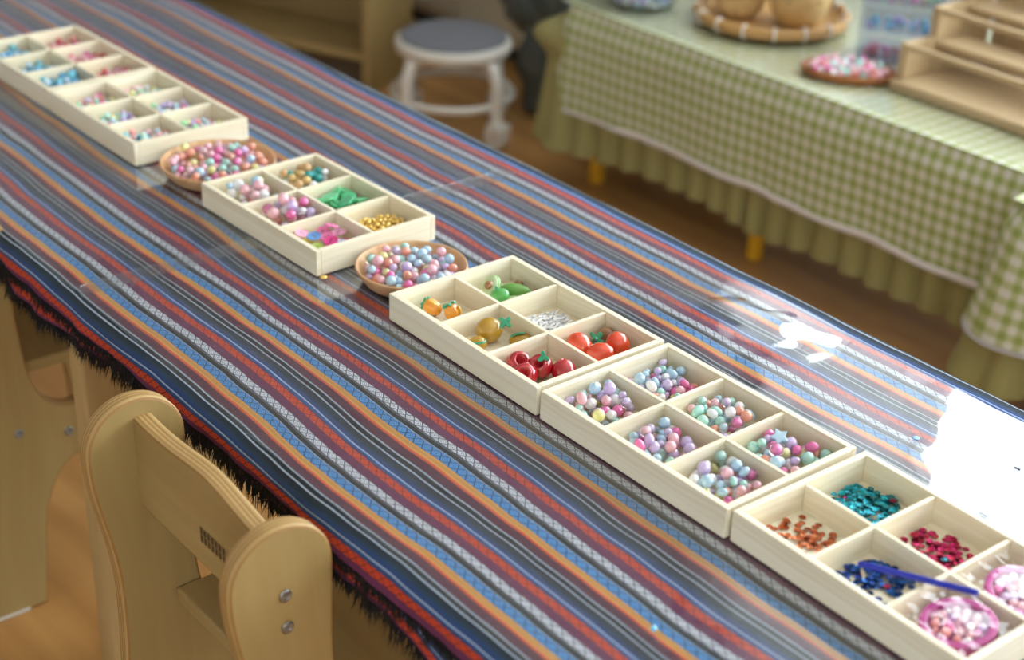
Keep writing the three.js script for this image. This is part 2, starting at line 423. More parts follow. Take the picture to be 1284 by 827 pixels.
const beadShapes = {
  round: [1, new THREE.SphereGeometry(1, 18, 12)],
  faceted: [1, (() => { const g = new THREE.IcosahedronGeometry(1, 1); g.computeVertexNormals(); return g; })()],
  melon: [1, (() => { const g = new THREE.SphereGeometry(1, 32, 14), p = g.attributes.position; for (let i = 0; i < p.count; i++) { const a = Math.atan2(p.getZ(i), p.getX(i)), k = 1 - 0.09 * Math.abs(Math.sin(a * 4)); p.setXYZ(i, p.getX(i) * k, p.getY(i) * 0.85, p.getZ(i) * k); } g.computeVertexNormals(); return g; })()],
  oval: [1, new THREE.SphereGeometry(1, 18, 12).scale(0.8, 0.8, 1.2)],
  star: [1, (() => { const s = new THREE.Shape(); for (let i = 0; i < 10; i++) { const a = i * Math.PI / 5, r = i % 2 ? 0.55 : 1.1; s[i ? 'lineTo' : 'moveTo'](r * Math.cos(a), r * Math.sin(a)); } return new THREE.ExtrudeGeometry(s, { depth: 0.5, bevelEnabled: true, bevelThickness: 0.15, bevelSize: 0.12, bevelSegments: 2 }).translate(0, 0, -0.25); })()],
};
// drops balls of radius r into a region; each ball rests on the floor or on those already there
function heap(n, radius, spot, floorY = FT) {
  const placed = [];
  for (let k = 0; k < n; k++) {
    const r = radius();
    let best;
    for (let tr = 0; tr < 26; tr++) {
      const [u, v] = spot(r);
      let y = floorY + r + 0.0003;
      for (const q of placed) { const d2 = (q.u - u) ** 2 + (q.v - v) ** 2, s = q.r + r; if (d2 < s * s) y = Math.max(y, q.y + Math.sqrt(s * s - d2)); }
      const cost = y + 0.0006 * tr * 0.1;
      if (!best || cost < best.cost) best = { u, v, y, r, cost };
      if (y < floorY + r + 0.001) break;
    }
    placed.push(best);
  }
  return placed;
}
const gauss = () => (rnd() + rnd() + rnd() - 1.5) / 1.5;
const cellSpot = (r, c, du = 0, dv = 0, su = 0.5, sv = 0.5) => (rad) => {
  const [mu, mv] = cellMid(r, c), lu = cellU / 2 - rad - 0.001, lv = cellV / 2 - rad - 0.001;
  return [mu + clamp(du * cellU + gauss() * su * cellU, -lu, lu), mv + clamp(dv * cellV + gauss() * sv * cellV, -lv, lv)];
};
function bead(pos, r, col, finish, where, group, shapes = ['round', 'round', 'faceted', 'melon']) {
  const sh = pick(shapes), clearOne = finish === 'acrylic' && sh === 'round' && rnd() < 0.46;
  const adj = { round: 'round', faceted: 'faceted', melon: 'ribbed', oval: 'oval', star: 'star' }[sh];
  const surface = { pearl: 'pearly ', metal: 'shiny ', wood: '', acrylic: '' }[finish];
  const nm = { 'pale pink': 'pink', 'hot pink': 'magenta', 'sky blue': 'blue', 'clear white': 'white', 'bright blue': 'blue', 'dark teal': 'teal', 'tan wooden': 'wooden', 'golden brown': 'wooden', 'spring green': 'green' }[col] ?? col, bn = `${nm}_bead`;
  let o;
  if (clearOne) {
    o = thing(bn, `clear round bead with ${col} core ${where}`, 'bead', pos.toArray(), 0, group);
    part('clear_shell', beadShapes.round[1], clearShell, o).scale.setScalar(r);
    part('colour_core', beadShapes.round[1], beadMat(col, 'pearl'), o).scale.setScalar(r * 0.62);
  } else {
    o = single(bn, `${surface}${col} ${adj} bead ${where}`, 'bead', beadShapes[sh][1], beadMat(col, finish), pos.toArray(), group);
    o.scale.setScalar(r);
  }
  o.rotation.set(rr(0, 6), rr(0, 6), rr(0, 6));
  return o;
}
const PASTEL = ['pale pink', 'pale pink', 'hot pink', 'peach', 'mint', 'sky blue', 'sky blue', 'lilac', 'lilac', 'lemon', 'clear white', 'clear white', 'mint'];
const place = (box, list, fn) => list.forEach((b, k) => fn(boxFrames[box].at(b.u, b.v, b.y), b, k));

// pastel bead box: six heaps
const spots4 = ['in the heap beside the red fruit charms', 'in the heap diagonal to the red fruit charms by the orange ones', 'in the near middle compartment', 'in the far middle compartment', 'in the heap beside the copper sequins', 'in the heap beside the teal sequins'];
for (let r = 0; r < 3; r++) for (let c = 0; c < 2; c++) {
  const k = 2 * r + c;
  const where = ['beside the cell of red fruit charms', 'beside the cell of orange fruit charms', 'in a middle cell facing the chairs', 'in a middle cell facing the window', 'beside the cell of copper sequins', 'beside the cell of teal sequins'][k];
  place(4, heap(42, () => rr(0.0036, 0.0062), cellSpot(r, c, -0.10, 0.06, 0.46, 0.44)), (p, b) => bead(p, b.r, pick(PASTEL), 'acrylic', where, 'pastel beads in the pastel bead box', ['round', 'round', 'faceted', 'melon', 'oval']));
}
{ // the pale blue star bead on top of the heap by the teal sequins
  const list = [0.0075];
  const s = bead(boxFrames[4].at(0.176, 0.126, 0.022), 0.0072, 'sky blue', 'acrylic', 'topping the heap beside the teal sequins', undefined, ['star']); s.rotation.set(-1.2, 0.3, 0.2); void list;
}
// pearl beads
const PEARL = ['pale pink', 'coral', 'purple', 'lilac', 'sky blue', 'mint', 'lemon', 'clear white', 'spring green', 'hot pink'];
for (let r = 0; r < 3; r++) for (let c = 0; c < 2; c++) {
  const pal = c === 1 && r === 0 ? ['mint', 'spring green', 'clear white', 'lemon', 'pale pink', 'sky blue'] : c === 0 && r === 2 ? ['turquoise', 'sky blue', 'clear white', 'coral', 'mint', 'pale pink'] : PEARL;
  const where = ['in the pearl cell next to the blue beads', 'in the pearl cell next to the red beads', 'in the middle pearl cell facing the chairs', 'in the middle pearl cell facing the shelf', 'in the plate-side pearl cell facing the chairs', 'in the plate-side pearl cell facing the shelf'][2 * r + c];
  place(1, heap(38, () => rr(0.0034, 0.0046), cellSpot(r, c, -0.13, 0.04, 0.38, 0.46)), (p, b) => bead(p, b.r, pick(pal), 'pearl', where, 'pearly beads', ['round']));
}
// blue and red beads
for (let r = 0; r < 3; r++) {
  const cellName = ['in the end cell', 'in the middle cell', 'next to the pearls'][r];
  place(0, heap(22, () => rr(0.0042, r === 2 ? 0.0075 : 0.0060), cellSpot(r, 0, -0.12, 0.04, 0.38, 0.44)), (p, b) => bead(p, b.r, pick(['bright blue', 'sky blue', 'turquoise', 'bright blue']), 'acrylic', `${cellName} of the blue bead row`, 'blue beads', ['round', 'faceted']));
  place(0, heap(24, () => rr(0.0036, 0.0056), cellSpot(r, 1, -0.12, 0.08, 0.36, 0.42)), (p, b) => bead(p, b.r, pick(['red', 'coral', 'coral', 'hot pink', 'pale pink']), 'acrylic', `${cellName} of the red bead row`, 'red beads', ['round', 'faceted']));
}
// mixed box between the plates
place(2, heap(26, () => rr(0.0042, 0.0075), cellSpot(0, 0, -0.11, 0.06, 0.4, 0.42)), (p, b) => bead(p, b.r, pick(['pale pink', 'hot pink', 'peach', 'sky blue', 'pale pink', 'clear white', 'lemon']), 'acrylic', 'in the pink bead cell touching the larger plate', 'pink beads between the plates'));
place(2, heap(26, () => rr(0.0042, 0.0075), cellSpot(1, 0, -0.10, 0.05, 0.4, 0.42)), (p, b) => bead(p, b.r, pick(['pale pink', 'hot pink', 'peach', 'pale pink', 'clear white', 'lilac']), 'acrylic', 'in the pink bead cell beside the green discs', 'pink beads between the plates'));
place(2, heap(32, () => rr(0.0042, 0.0062), cellSpot(0, 1, -0.13, 0.04, 0.38, 0.42)), (p, b) => bead(p, b.r, pick(['dark teal', 'tan wooden', 'golden brown', 'dark teal', 'tan wooden', 'clear white']), 'wood', 'among the dark teal and wooden beads', 'teal and wooden beads', ['round', 'round', 'faceted']));
place(2, heap(110, () => rr(0.0022, 0.0030), cellSpot(2, 1, -0.12, 0.06, 0.34, 0.38)), (p, b) => bead(p, b.r, 'gold', 'metal', 'in the cell of gold beads', 'gold beads', ['round', 'faceted']));
// green scalloped discs
{
  const s = new THREE.Shape(); for (let i = 0; i <= 60; i++) { const a = i / 60 * Math.PI * 2, r = 1 + 0.10 * Math.cos(a * 6); s[i ? 'lineTo' : 'moveTo'](r * Math.cos(a), r * Math.sin(a)); }
  const g = new THREE.ExtrudeGeometry(s, { depth: 0.22, bevelEnabled: true, bevelThickness: 0.05, bevelSize: 0.05, bevelSegments: 1 }); g.rotateX(-Math.PI / 2);
  const mats = [[0.09, 0.56, 0.24], [0.16, 0.66, 0.32], [0.07, 0.47, 0.22]].map((c) => phys({ color: new THREE.Color(...c), roughness: 0.3, clearcoat: 0.4 }));
  place(2, heap(20, () => 0.0062, cellSpot(1, 1, -0.11, 0.04, 0.36, 0.42)), (p, b) => {
    const m = single('scalloped_disc', 'green scalloped disc in the cell between gold beads and teal beads', 'disc', g, pick(mats), [p.x, p.y - 0.004, p.z], 'green scalloped discs');
    m.scale.setScalar(rr(0.0075, 0.0095)); m.rotation.set(rr(-0.5, 0.5), rr(0, 6), rr(-0.5, 0.5));
  });
}
// buttons
{
  const button = (col, rim) => {
    const g = lathe([[0, 0.0006], [0.6, 0.0006], [0.72, 0.0], [0.8, 0], [1, 0.12], [1, 0.22], [0.86, 0.30], [0.74, 0.24], [0.66, 0.2], [0, 0.2]], 28);
    return g;
  };
  const g = button(), hole = new THREE.CylinderGeometry(0.1, 0.1, 0.03, 10);
  const cols = { pink: [0.85, 0.22, 0.45], magenta: [0.72, 0.05, 0.25], yellow: [0.85, 0.72, 0.08], blue: [0.16, 0.36, 0.75], 'light pink': [0.92, 0.42, 0.62], 'lime green': [0.5, 0.68, 0.16], 'pale blue': [0.55, 0.68, 0.9] };
  const bm = Object.fromEntries(Object.entries(cols).map(([k, c]) => [k, phys({ color: new THREE.Color(...c), roughness: 0.3, clearcoat: 0.4 })]));
  const dark = std({ color: 0x2a1418, roughness: 0.8 });
  const order = ['magenta', 'pink', 'light pink', 'yellow', 'magenta', 'blue', 'pink', 'light pink', 'pale blue', 'lime green', 'pink', 'magenta', 'light pink', 'pink'];
  place(2, heap(14, () => 0.0072, cellSpot(2, 0, -0.10, 0.05, 0.34, 0.40)), (p, b, k) => {
    const t = thing('button', `glossy ${order[k]} round button in the button cell`, 'button', [p.x, p.y - 0.003, p.z], 0, 'buttons in the button cell');
    const f = part('button_disc', g, bm[order[k]], t); f.scale.setScalar(0.0085);
    for (const s of [-1, 1]) part('thread_hole', hole, dark, t, [s * 0.0019, 0.0018, 0]).scale.setScalar(0.0085);
    t.rotation.set(rr(-0.4, 0.4), rr(0, 6), rr(-0.4, 0.4));
  });
}

// ---------------------------------------------------------------- round plates with beads
function plate(x, z, R, label, where, group, n, pal, spread) {
  const t = thing('round_plate', label, 'plate', [x, Y0, z]);
  const pr = [[0, 0], [R * 0.80, 0], [R * 0.84, 0.0012], [R * 0.965, 0.0125], [R, 0.0165], [R * 0.992, 0.0185], [R * 0.968, 0.0185], [R * 0.945, 0.0165], [R * 0.86, 0.0070], [R * 0.80, 0.0045], [0, 0.004]];
  const g = lathe(pr, 72), p = g.attributes.position, uv = g.attributes.uv;
  for (let i = 0; i < p.count; i++) uv.setXY(i, p.getX(i) + p.getY(i), p.getZ(i));
  part('turned_dish', g, M.plate, t);
  const list = heap(n, () => rr(0.0040, 0.0064), (r) => { const a = rnd() * 6.283, q = Math.sqrt(rnd()) * (R * spread - r); return [q * Math.cos(a), q * Math.sin(a)]; }, 0.0052);
  for (const b of list) bead(V(x + b.u, Y0 + b.y, z + b.v), b.r, pick(pal), 'acrylic', where, group);
}
plate(-1.6155, -0.8755, 0.0700, 'larger round wooden plate heaped with pink beads, beside the pearly bead box', 'on the larger round plate', 'beads on the larger round plate', 104, ['pale pink', 'pale pink', 'peach', 'hot pink', 'pale pink', 'lemon', 'mint', 'pale pink', 'peach', 'lilac', 'sky blue'], 0.88);
plate(-1.2450, -0.8975, 0.0600, 'smaller round wooden plate of pastel beads beside the fruit charm box', 'on the smaller round plate', 'beads on the smaller round plate', 80, ['pale pink', 'peach', 'sky blue', 'sky blue', 'lemon', 'mint', 'hot pink', 'clear white', 'lilac', 'pale pink'], 0.86);

// ---------------------------------------------------------------- sequins
{
  const g = lathe([[0.16, 0.10], [0.55, 0.0], [1, 0.22], [0.97, 0.26], [0.55, 0.05], [0.17, 0.15], [0.16, 0.10]], 14);
  const col = { copper: [[0.46, 0.10, 0.03], [0.60, 0.18, 0.07]], teal: [[0.01, 0.24, 0.30], [0.02, 0.34, 0.42]], crimson: [[0.36, 0.008, 0.04], [0.50, 0.015, 0.12]], navy: [[0.01, 0.05, 0.24], [0.02, 0.12, 0.42], [0.0, 0.03, 0.13]] };
  const mats = Object.fromEntries(Object.entries(col).map(([k, l]) => [k, l.map((c) => std({ color: new THREE.Color(...c), metalness: 0.75, roughness: 0.24 }))]));
  const where = { copper: 'in the cell beside the pastel beads', teal: 'in the cell beside the pastel beads', crimson: 'in the cell beside a bagged pink case', navy: 'under the blue stick' };
  const spill = (r, c, n, colours, mu, mv, su, sv) => {
    const hgt = new Map(), key = (u, v) => `${Math.round(u / 0.002)},${Math.round(v / 0.002)}`;
    for (let k = 0; k < n; k++) {
      const R = 0.0030, name = rnd() < 0.93 ? colours[0] : pick(colours);
      const [cu, cv] = cellMid(r, c), lu = cellU / 2 - R - 0.001, lv = cellV / 2 - R - 0.001;
      const ang = rnd() * 6.283, rad = Math.pow(rnd(), 0.62), u = cu + clamp(mu * cellU + Math.cos(ang) * rad * su * cellU, -lu, lu), v = cv + clamp(mv * cellV + Math.sin(ang) * rad * sv * cellV, -lv, lv);
      let y = FT + 0.0004;
      for (let a = 0; a < 6.2; a += 0.52) for (const q of [0.3, 0.9]) y = Math.max(y, (hgt.get(key(u + Math.cos(a) * R * q, v + Math.sin(a) * R * q)) ?? 0));
      for (let a = 0; a < 6.2; a += 0.52) for (const q of [0.3, 0.8]) hgt.set(key(u + Math.cos(a) * R * q, v + Math.sin(a) * R * q), y + 0.00032);
      const flip = rnd() < 0.2, p = boxFrames[5].at(u, v, y + (flip ? 0.0010 : 0.0003));
      const m = single(`${name}_sequin`, `shiny ${name} cup sequin ${name === colours[0] ? where[name] : 'among the ' + colours[0] + ' ones'}`, 'sequin', g, pick(mats[name]), p.toArray(), `${name} sequins ${name === colours[0] ? 'in their cell' : 'strayed among the ' + colours[0]}`);
      m.scale.setScalar(R); m.rotation.set(rr(-0.13, 0.13) + (flip ? Math.PI : 0), rr(0, 6), rr(-0.13, 0.13));
    }
  };
  spill(0, 0, 70, ['copper', 'copper', 'navy', 'crimson'], -0.13, 0.10, 0.42, 0.38);
  spill(0, 1, 210, ['teal', 'teal', 'copper', 'crimson'], -0.10, 0.10, 0.42, 0.38);
  spill(1, 0, 130, ['navy', 'teal', 'crimson', 'navy'], -0.06, 0.08, 0.44, 0.42);
  spill(1, 1, 120, ['crimson', 'crimson', 'crimson', 'teal'], -0.06, 0.10, 0.44, 0.34);
}

// ---------------------------------------------------------------- glass fruit charms
const glassy = (c, t = 0.25) => phys({ color: new THREE.Color(...c), roughness: 0.08, clearcoat: 1, clearcoatRoughness: 0.05, transmission: t, thickness: 0 });
const G = { red: glassy([0.48, 0.010, 0.018], 0.06), orange: glassy([0.90, 0.36, 0.03], 0.12), ored: glassy([0.76, 0.065, 0.012], 0.08), yellow: glassy([0.92, 0.55, 0.05], 0.1), amber: glassy([0.62, 0.36, 0.03], 0.3), green: glassy([0.02, 0.34, 0.16], 0.1), lime: glassy([0.22, 0.52, 0.10], 0.2), pale: glassy([0.55, 0.68, 0.36], 0.2), brown: glassy([0.36, 0.15, 0.05], 0.15), clear: glassy([0.9, 0.9, 0.9], 0.6) };
function ribbed(ribs, depth, prof, seg = 48) {
  const g = lathe(prof, seg), p = g.attributes.position;
  for (let i = 0; i < p.count; i++) { const a = Math.atan2(p.getZ(i), p.getX(i)), k = 1 - depth * Math.abs(Math.sin(a * ribs / 2)); p.setX(i, p.getX(i) * k); p.setZ(i, p.getZ(i) * k); }
  g.computeVertexNormals(); return g;
}
const leafStar = (n, R, th = 0.0016) => {
  const s = new THREE.Shape(); for (let i = 0; i <= n * 8; i++) { const a = i / (n * 8) * Math.PI * 2, r = R * (0.62 + 0.38 * Math.cos(a * n)); s[i ? 'lineTo' : 'moveTo'](r * Math.cos(a), r * Math.sin(a)); }
  const g = new THREE.ExtrudeGeometry(s, { depth: th, bevelEnabled: true, bevelThickness: 0.0006, bevelSize: 0.0006, bevelSegments: 2 }); g.rotateX(-Math.PI / 2); return g;
};
const ball = (pts, R, sc = [1, 1, 1]) => new THREE.SphereGeometry(R, 28, 18).scale(...sc);
function charm(name, label, group, box, u, v, y, rot, build) {
  const p = boxFrames[box].at(u, v, y), t = thing(name, label, 'glass charm', p.toArray(), 0, group);
  t.rotation.set(...rot); build(t); return t;
}
// glass carrots / long orange fruits with green caps
const orangeFruit = ribbed(7, 0.10, [[0, -0.011], [0.0035, -0.0105], [0.0072, -0.006], [0.0085, 0], [0.0075, 0.0055], [0.004, 0.0088], [0, 0.0092]]);
const buildOrange = (t) => { part('fruit_body', orangeFruit, G.orange, t); part('yellow_streak', tube([[0.0082, -0.004, 0.002], [0.0092, 0, 0.002], [0.0082, 0.004, 0.002]], 0.0011, 10, 6), G.yellow, t); part('leaf_cap', leafStar(5, 0.0072), G.green, t, [0, 0.0082, 0]); };
charm('orange_fruit_charm', 'ribbed orange glass fruit with green cap leaning on the box side', 'orange fruit charms', 3, 0.0225, 0.0375, FT + 0.0092, [0.25, 0.3, 1.15], buildOrange);
charm('orange_fruit_charm', 'ribbed orange glass fruit with green cap beside the cross divider', 'orange fruit charms', 3, 0.044, 0.0465, FT + 0.0094, [-0.4, 0.9, 0.75], buildOrange);
// green cell: avocado halves, pods, brown beads
charm('avocado_charm', 'glass avocado half with brown stone', undefined, 3, 0.0225, 0.1150, FT + 0.0100, [0.85, 0.5, -0.1], (t) => {
  part('green_skin', ball(0, 0.0125, [0.82, 0.5, 1.1]), G.lime, t); part('pale_flesh', ball(0, 0.0112, [0.82, 0.3, 1.1]), G.pale, t, [0, 0.0042, 0]); part('brown_stone', ball(0, 0.0052), G.brown, t, [0, 0.0062, 0.001]);
});
charm('pea_pod_charm', 'long light green glass pod lying behind the avocado half', undefined, 3, 0.0420, 0.1310, FT + 0.0095, [0, 0.55, 0.05], (t) => {
  part('pod_body', ball(0, 0.0072, [2.35, 1, 1.0]), G.lime, t); part('pod_tip', new THREE.ConeGeometry(0.0022, 0.007, 12).rotateZ(-Math.PI / 2), G.pale, t, [0.0185, 0, 0]);
});
charm('green_fruit_charm', 'round bright green glass fruit beside the avocado half', undefined, 3, 0.0440, 0.1080, FT + 0.0100, [0.2, 0.6, 0.2], (t) => {
  part('fruit_body', ball(0, 0.0105, [1.05, 0.8, 0.9]), glassy([0.12, 0.55, 0.12], 0.25), t); part('stem', new THREE.CylinderGeometry(0.0012, 0.0016, 0.005, 8), G.green, t, [0, 0.0095, 0]);
});
charm('pea_pod_charm', 'short pale green glass pod against the cross divider', undefined, 3, 0.0600, 0.1180, FT + 0.0075, [0, 0.7, 0], (t) => {
  part('pod_body', ball(0, 0.0060, [2.0, 1, 1]), G.pale, t);
});
for (const [u, v, w] of [[0.028, 0.1465, 'behind the long green pod'], [0.054, 0.1470, 'at the end of the long green pod']]) {
  const p = boxFrames[3].at(u, v, FT + 0.0055);
  single('glass_ball', `brown glass ball ${w}`, 'glass charm', new THREE.SphereGeometry(0.0054, 20, 14), G.brown, p.toArray(), 'brown glass balls');
}
// amber fruits
charm('amber_fruit_charm', 'large round amber glass fruit in the amber cell', undefined, 3, 0.1000, 0.0500, FT + 0.0125, [0.3, 0, 0.4], (t) => {
  part('fruit_body', ball(0, 0.0136, [1.05, 0.95, 1]), G.amber, t); for (let k = 0; k < 6; k++) part('air_bubble', new THREE.SphereGeometry(0.001, 8, 6), G.yellow, t, [0.0125 * Math.cos(k * 1.1), 0.006 * Math.sin(k * 2.3), 0.0118 * Math.sin(k * 1.1)]);
  part('leaf', leafStar(4, 0.0072), G.green, t, [0.016, 0.002, -0.012], [0.2, 0, -0.7]);
});
charm('amber_fruit_charm', 'small amber glass fruit with green rim by the box side', undefined, 3, 0.1110, 0.0270, FT + 0.0090, [0.2, 0.4, 0.1], (t) => {
  part('fruit_body', ball(0, 0.0092, [1.1, 0.85, 1]), G.amber, t); part('green_rim', new THREE.TorusGeometry(0.0072, 0.0012, 8, 28), G.green, t, [0.003, 0.0045, 0.001], [1.3, 0, 0]);
});
charm('amber_fruit_charm', 'flat amber glass fruit with green stalk beside the long divider', undefined, 3, 0.1260, 0.0690, FT + 0.0072, [0.1, 0.9, 0.1], (t) => {
  part('fruit_body', ball(0, 0.0095, [1.2, 0.65, 0.95]), G.amber, t); part('stalk', tube([[-0.008, 0.005, 0], [-0.002, 0.0078, 0.001], [0.005, 0.0068, 0]], 0.0013, 10, 6), G.green, t);
});
// clear bugle beads
{
  const g = new THREE.CylinderGeometry(0.0013, 0.0013, 0.0046, 8), m = [phys({ color: 0xfbfbfb, roughness: 0.3, clearcoat: 0.6 }), phys({ color: 0xf2f3f5, roughness: 0.25, transmission: 0.12, thickness: 0, clearcoat: 0.5 })];
  place(3, heap(170, () => 0.0018, cellSpot(1, 1, -0.08, -0.02, 0.36, 0.42)), (p) => {
    const o = single('bugle_bead', 'clear glass bugle bead in the colourless heap', 'bead', g, pick(m), p.toArray(), 'clear bugle beads'); o.rotation.set(rr(1.0, 2.1), rr(0, 6), rr(-0.4, 0.4));
  });
}
// red apples
const apple = lathe([[0, -0.0075], [0.002, -0.0092], [0.0052, -0.0098], [0.0085, -0.0065], [0.0105, 0], [0.0102, 0.0052], [0.0078, 0.0095], [0.0052, 0.0102], [0.0034, 0.0085], [0.0024, 0.0055], [0, 0.0048]], 36);
const appleBuild = (leaf) => (t) => { t.scale.setScalar(1.14); part('fruit_body', apple, G.red, t); part('dimple_ring', new THREE.TorusGeometry(0.0056, 0.0011, 8, 28).rotateX(Math.PI / 2), G.red, t, [0, 0.0101, 0]); if (leaf) part('leaf', leafStar(3, 0.005), G.green, t, [0.002, 0.0098, -0.006]); };
charm('red_apple_charm', 'red glass apple at the divider towards the amber fruits', 'red apple charms', 3, 0.1690, 0.0310, FT + 0.0115, [0.5, 0.3, -0.7], appleBuild(false));
charm('red_apple_charm', 'red glass apple against the long box side', 'red apple charms', 3, 0.1890, 0.0240, FT + 0.0105, [0.7, 0, -0.5], appleBuild(false));
charm('red_apple_charm', 'red glass apple with green leaf standing highest in the cell', 'red apple charms', 3, 0.1870, 0.0450, FT + 0.0125, [0.8, 0.2, -0.35], appleBuild(true));
charm('red_apple_charm', 'red glass apple at the box end beside the pastel beads', 'red apple charms', 3, 0.2060, 0.0590, FT + 0.0098, [0.3, 0, 0.9], appleBuild(false));
// orange-red fruits
const peach = ribbed(2, 0.05, [[0, -0.012], [0.005, -0.0118], [0.0105, -0.007], [0.0125, 0], [0.0108, 0.0065], [0.006, 0.0108], [0, 0.012]]);
const peachBuild = (t) => { t.scale.set(1.0, 1.14, 1.02); part('fruit_body', peach, G.ored, t); part('yellow_streak', tube([[-0.008, -0.007, 0.006], [-0.0105, 0, 0.0062], [-0.008, 0.007, 0.006]], 0.0014, 10, 6), G.yellow, t); };
charm('orange_red_fruit_charm', 'orange-red glass fruit with yellow streak beside the long divider', 'orange-red fruit charms', 3, 0.1730, 0.1050, FT + 0.0108, [0.3, 0, 1.1], peachBuild);
charm('orange_red_fruit_charm', 'orange-red glass fruit at the box end beside the pastel beads', 'orange-red fruit charms', 3, 0.1990, 0.1090, FT + 0.0108, [0.9, 0.7, 1.2], peachBuild);
charm('orange_red_fruit_charm', 'orange-red glass fruit against the window side of the box', 'orange-red fruit charms', 3, 0.1950, 0.1360, FT + 0.0112, [0.2, 0.5, 0.35], peachBuild);
charm('green_star_charm', 'dark green glass star between the orange-red fruits', undefined, 3, 0.1740, 0.1265, FT + 0.0095, [0.9, 0.2, -0.3], (t) => { part('star_body', leafStar(5, 0.0088, 0.004), G.green, t); part('star_centre', ball(0, 0.003), G.green, t, [0, 0.0045, 0]); });
single('glass_ball', 'large brown glass ball behind the green glass star', 'glass charm', new THREE.SphereGeometry(0.0082, 22, 16), G.brown, boxFrames[3].at(0.1690, 0.1445, FT + 0.0085).toArray());

// ---------------------------------------------------------------- bagged pink cases and blue stick in the sequin box
M.film = phys({ color: 0xffffff, transmission: 1, thickness: 0, roughness: 0.12, ior: 1.5 });
M.magenta = phys({ color: new THREE.Color(0.58, 0.03, 0.30), roughness: 0.25, transmission: 0.15, thickness: 0, clearcoat: 0.6 });
function baggedCase(u, v, R, tilt, where) {
  const p = boxFrames[5].at(u, v, FT);
  const t = thing('bead_case', `round clear bead case with magenta rim ${where}`, 'case', [p.x, p.y + 0.008, p.z], 0.3);
  t.rotation.set(...tilt);
  part('magenta_rim', lathe([[R * 0.76, 0.001], [R * 0.80, 0], [R, 0], [R, 0.0095], [R * 0.96, 0.0105], [R * 0.80, 0.0105], [R * 0.76, 0.0095], [R * 0.76, 0.001]], 48), M.magenta, t);
  part('base_disc', new THREE.CylinderGeometry(R * 0.77, R * 0.77, 0.001, 40), M.magenta, t, [0, 0.0012, 0]);
  const list = heap(26, () => rr(0.0026, 0.0042), (r) => { const a = rnd() * 6.283, q = Math.sqrt(rnd()) * (R * 0.76 - r); return [q * Math.cos(a), q * Math.sin(a)]; }, 0.0018);
  for (const b of list) { const m = part('bead', beadShapes.round[1], beadMat(pick(['pale pink', 'lilac', 'hot pink', 'clear white', 'coral']), 'pearl'), t, [b.u, Math.min(b.y, 0.0085), b.v]); m.scale.setScalar(b.r); }
  const bp = boxFrames[5].at(u, v, FT);
  const film = grid(44, 44, (a, b) => {
    const x = (a - 0.5) * 0.074, z = (b - 0.5) * 0.074, rad = Math.hypot(x, z);
    const edge = Math.max(Math.abs(a - 0.5), Math.abs(b - 0.5)) * 2;
    let y = 0.0225 - 0.004 * sstep(R * 0.8, R * 1.4, rad) + 0.0055 * n2(x * 60 + u * 90, z * 60, 2) * sstep(0.4, 1, edge) + 0.0035 * n2(x * 150, z * 90 + v * 50, 7) * sstep(0.3, 1, edge) + 0.007 * sstep(0.75, 1, edge) * (0.4 + n2(x * 25 + 7, z * 25, v * 90));
    return [x * 0.94, y, z * 0.94];
  });
  const b = thing('plastic_bag', `crumpled clear plastic bag wrapped over the magenta case ${where}`, 'bag', bp.toArray(), -boxFrames[5].dl);
  part('film', film, M.film, b);
}
{
  const [u0, v0] = cellMid(2, 0), [u1, v1] = cellMid(2, 1);
  baggedCase(u0 + 0.001, v0 + 0.003, 0.0290, [0.14, 0, 0.08], 'beside the navy sequins');
  baggedCase(u1 + 0.002, v1 - 0.002, 0.0270, [0.10, 0, -0.10], 'beside the crimson sequins');
  const a = boxFrames[5].at(0.096, 0.0455, 0.0150), b = boxFrames[5].at(0.1956, 0.0563, 0.0440);
  const d = b.clone().sub(a), L = d.length();
  const t = thing('blue_stick', 'thin blue plastic stick leaning over the divider from the navy sequins', 'stick', a.toArray());
  t.quaternion.setFromUnitVectors(V(0, 1, 0), d.clone().normalize());
  const blue = phys({ color: new THREE.Color(0.015, 0.03, 0.42), roughness: 0.3 });
  part('stick_body', lathe([[0, 0], [0.0022, 0], [0.0026, 0.0006], [0.0026, L - 0.0006], [0.0022, L], [0.0015, L], [0.0014, L - 0.01], [0, L - 0.01]], 20), blue, t);
}

// ---------------------------------------------------------------- stray bits on the cloth
{
  single('bead', 'single gold disc bead lying on the cloth by the box corner', 'bead', new THREE.SphereGeometry(0.0042, 18, 10).scale(1, 0.45, 1), beadMat('gold', 'metal'), [-1.300, Y0 + 0.0019, -0.822]);
  single('bead', 'single bright blue bead lying on the plastic cover before the sequin box', 'bead', new THREE.SphereGeometry(0.0026, 14, 10), beadMat('bright blue', 'pearl'), [-0.658, Y0 + 0.0024, -0.698]);
  single('sequin', 'single pale blue sequin on the plastic cover behind the pastel beads', 'sequin', lathe([[0.0006, 0.0003], [0.003, 0], [0.0032, 0.0008], [0.0006, 0.0006]], 16), std({ color: 0x6f9fd0, metalness: 0.5, roughness: 0.3 }), [-0.716, Y0 + 0.0016, -1.079]);
  single('paper_scrap', 'tiny dark scrap on the plastic cover where the window is mirrored', 'scrap', rbox(0.006, 0.0012, 0.0022, 0.0004), M.darkSteel, [-0.630, Y0 + 0.0016, -1.112]);
}

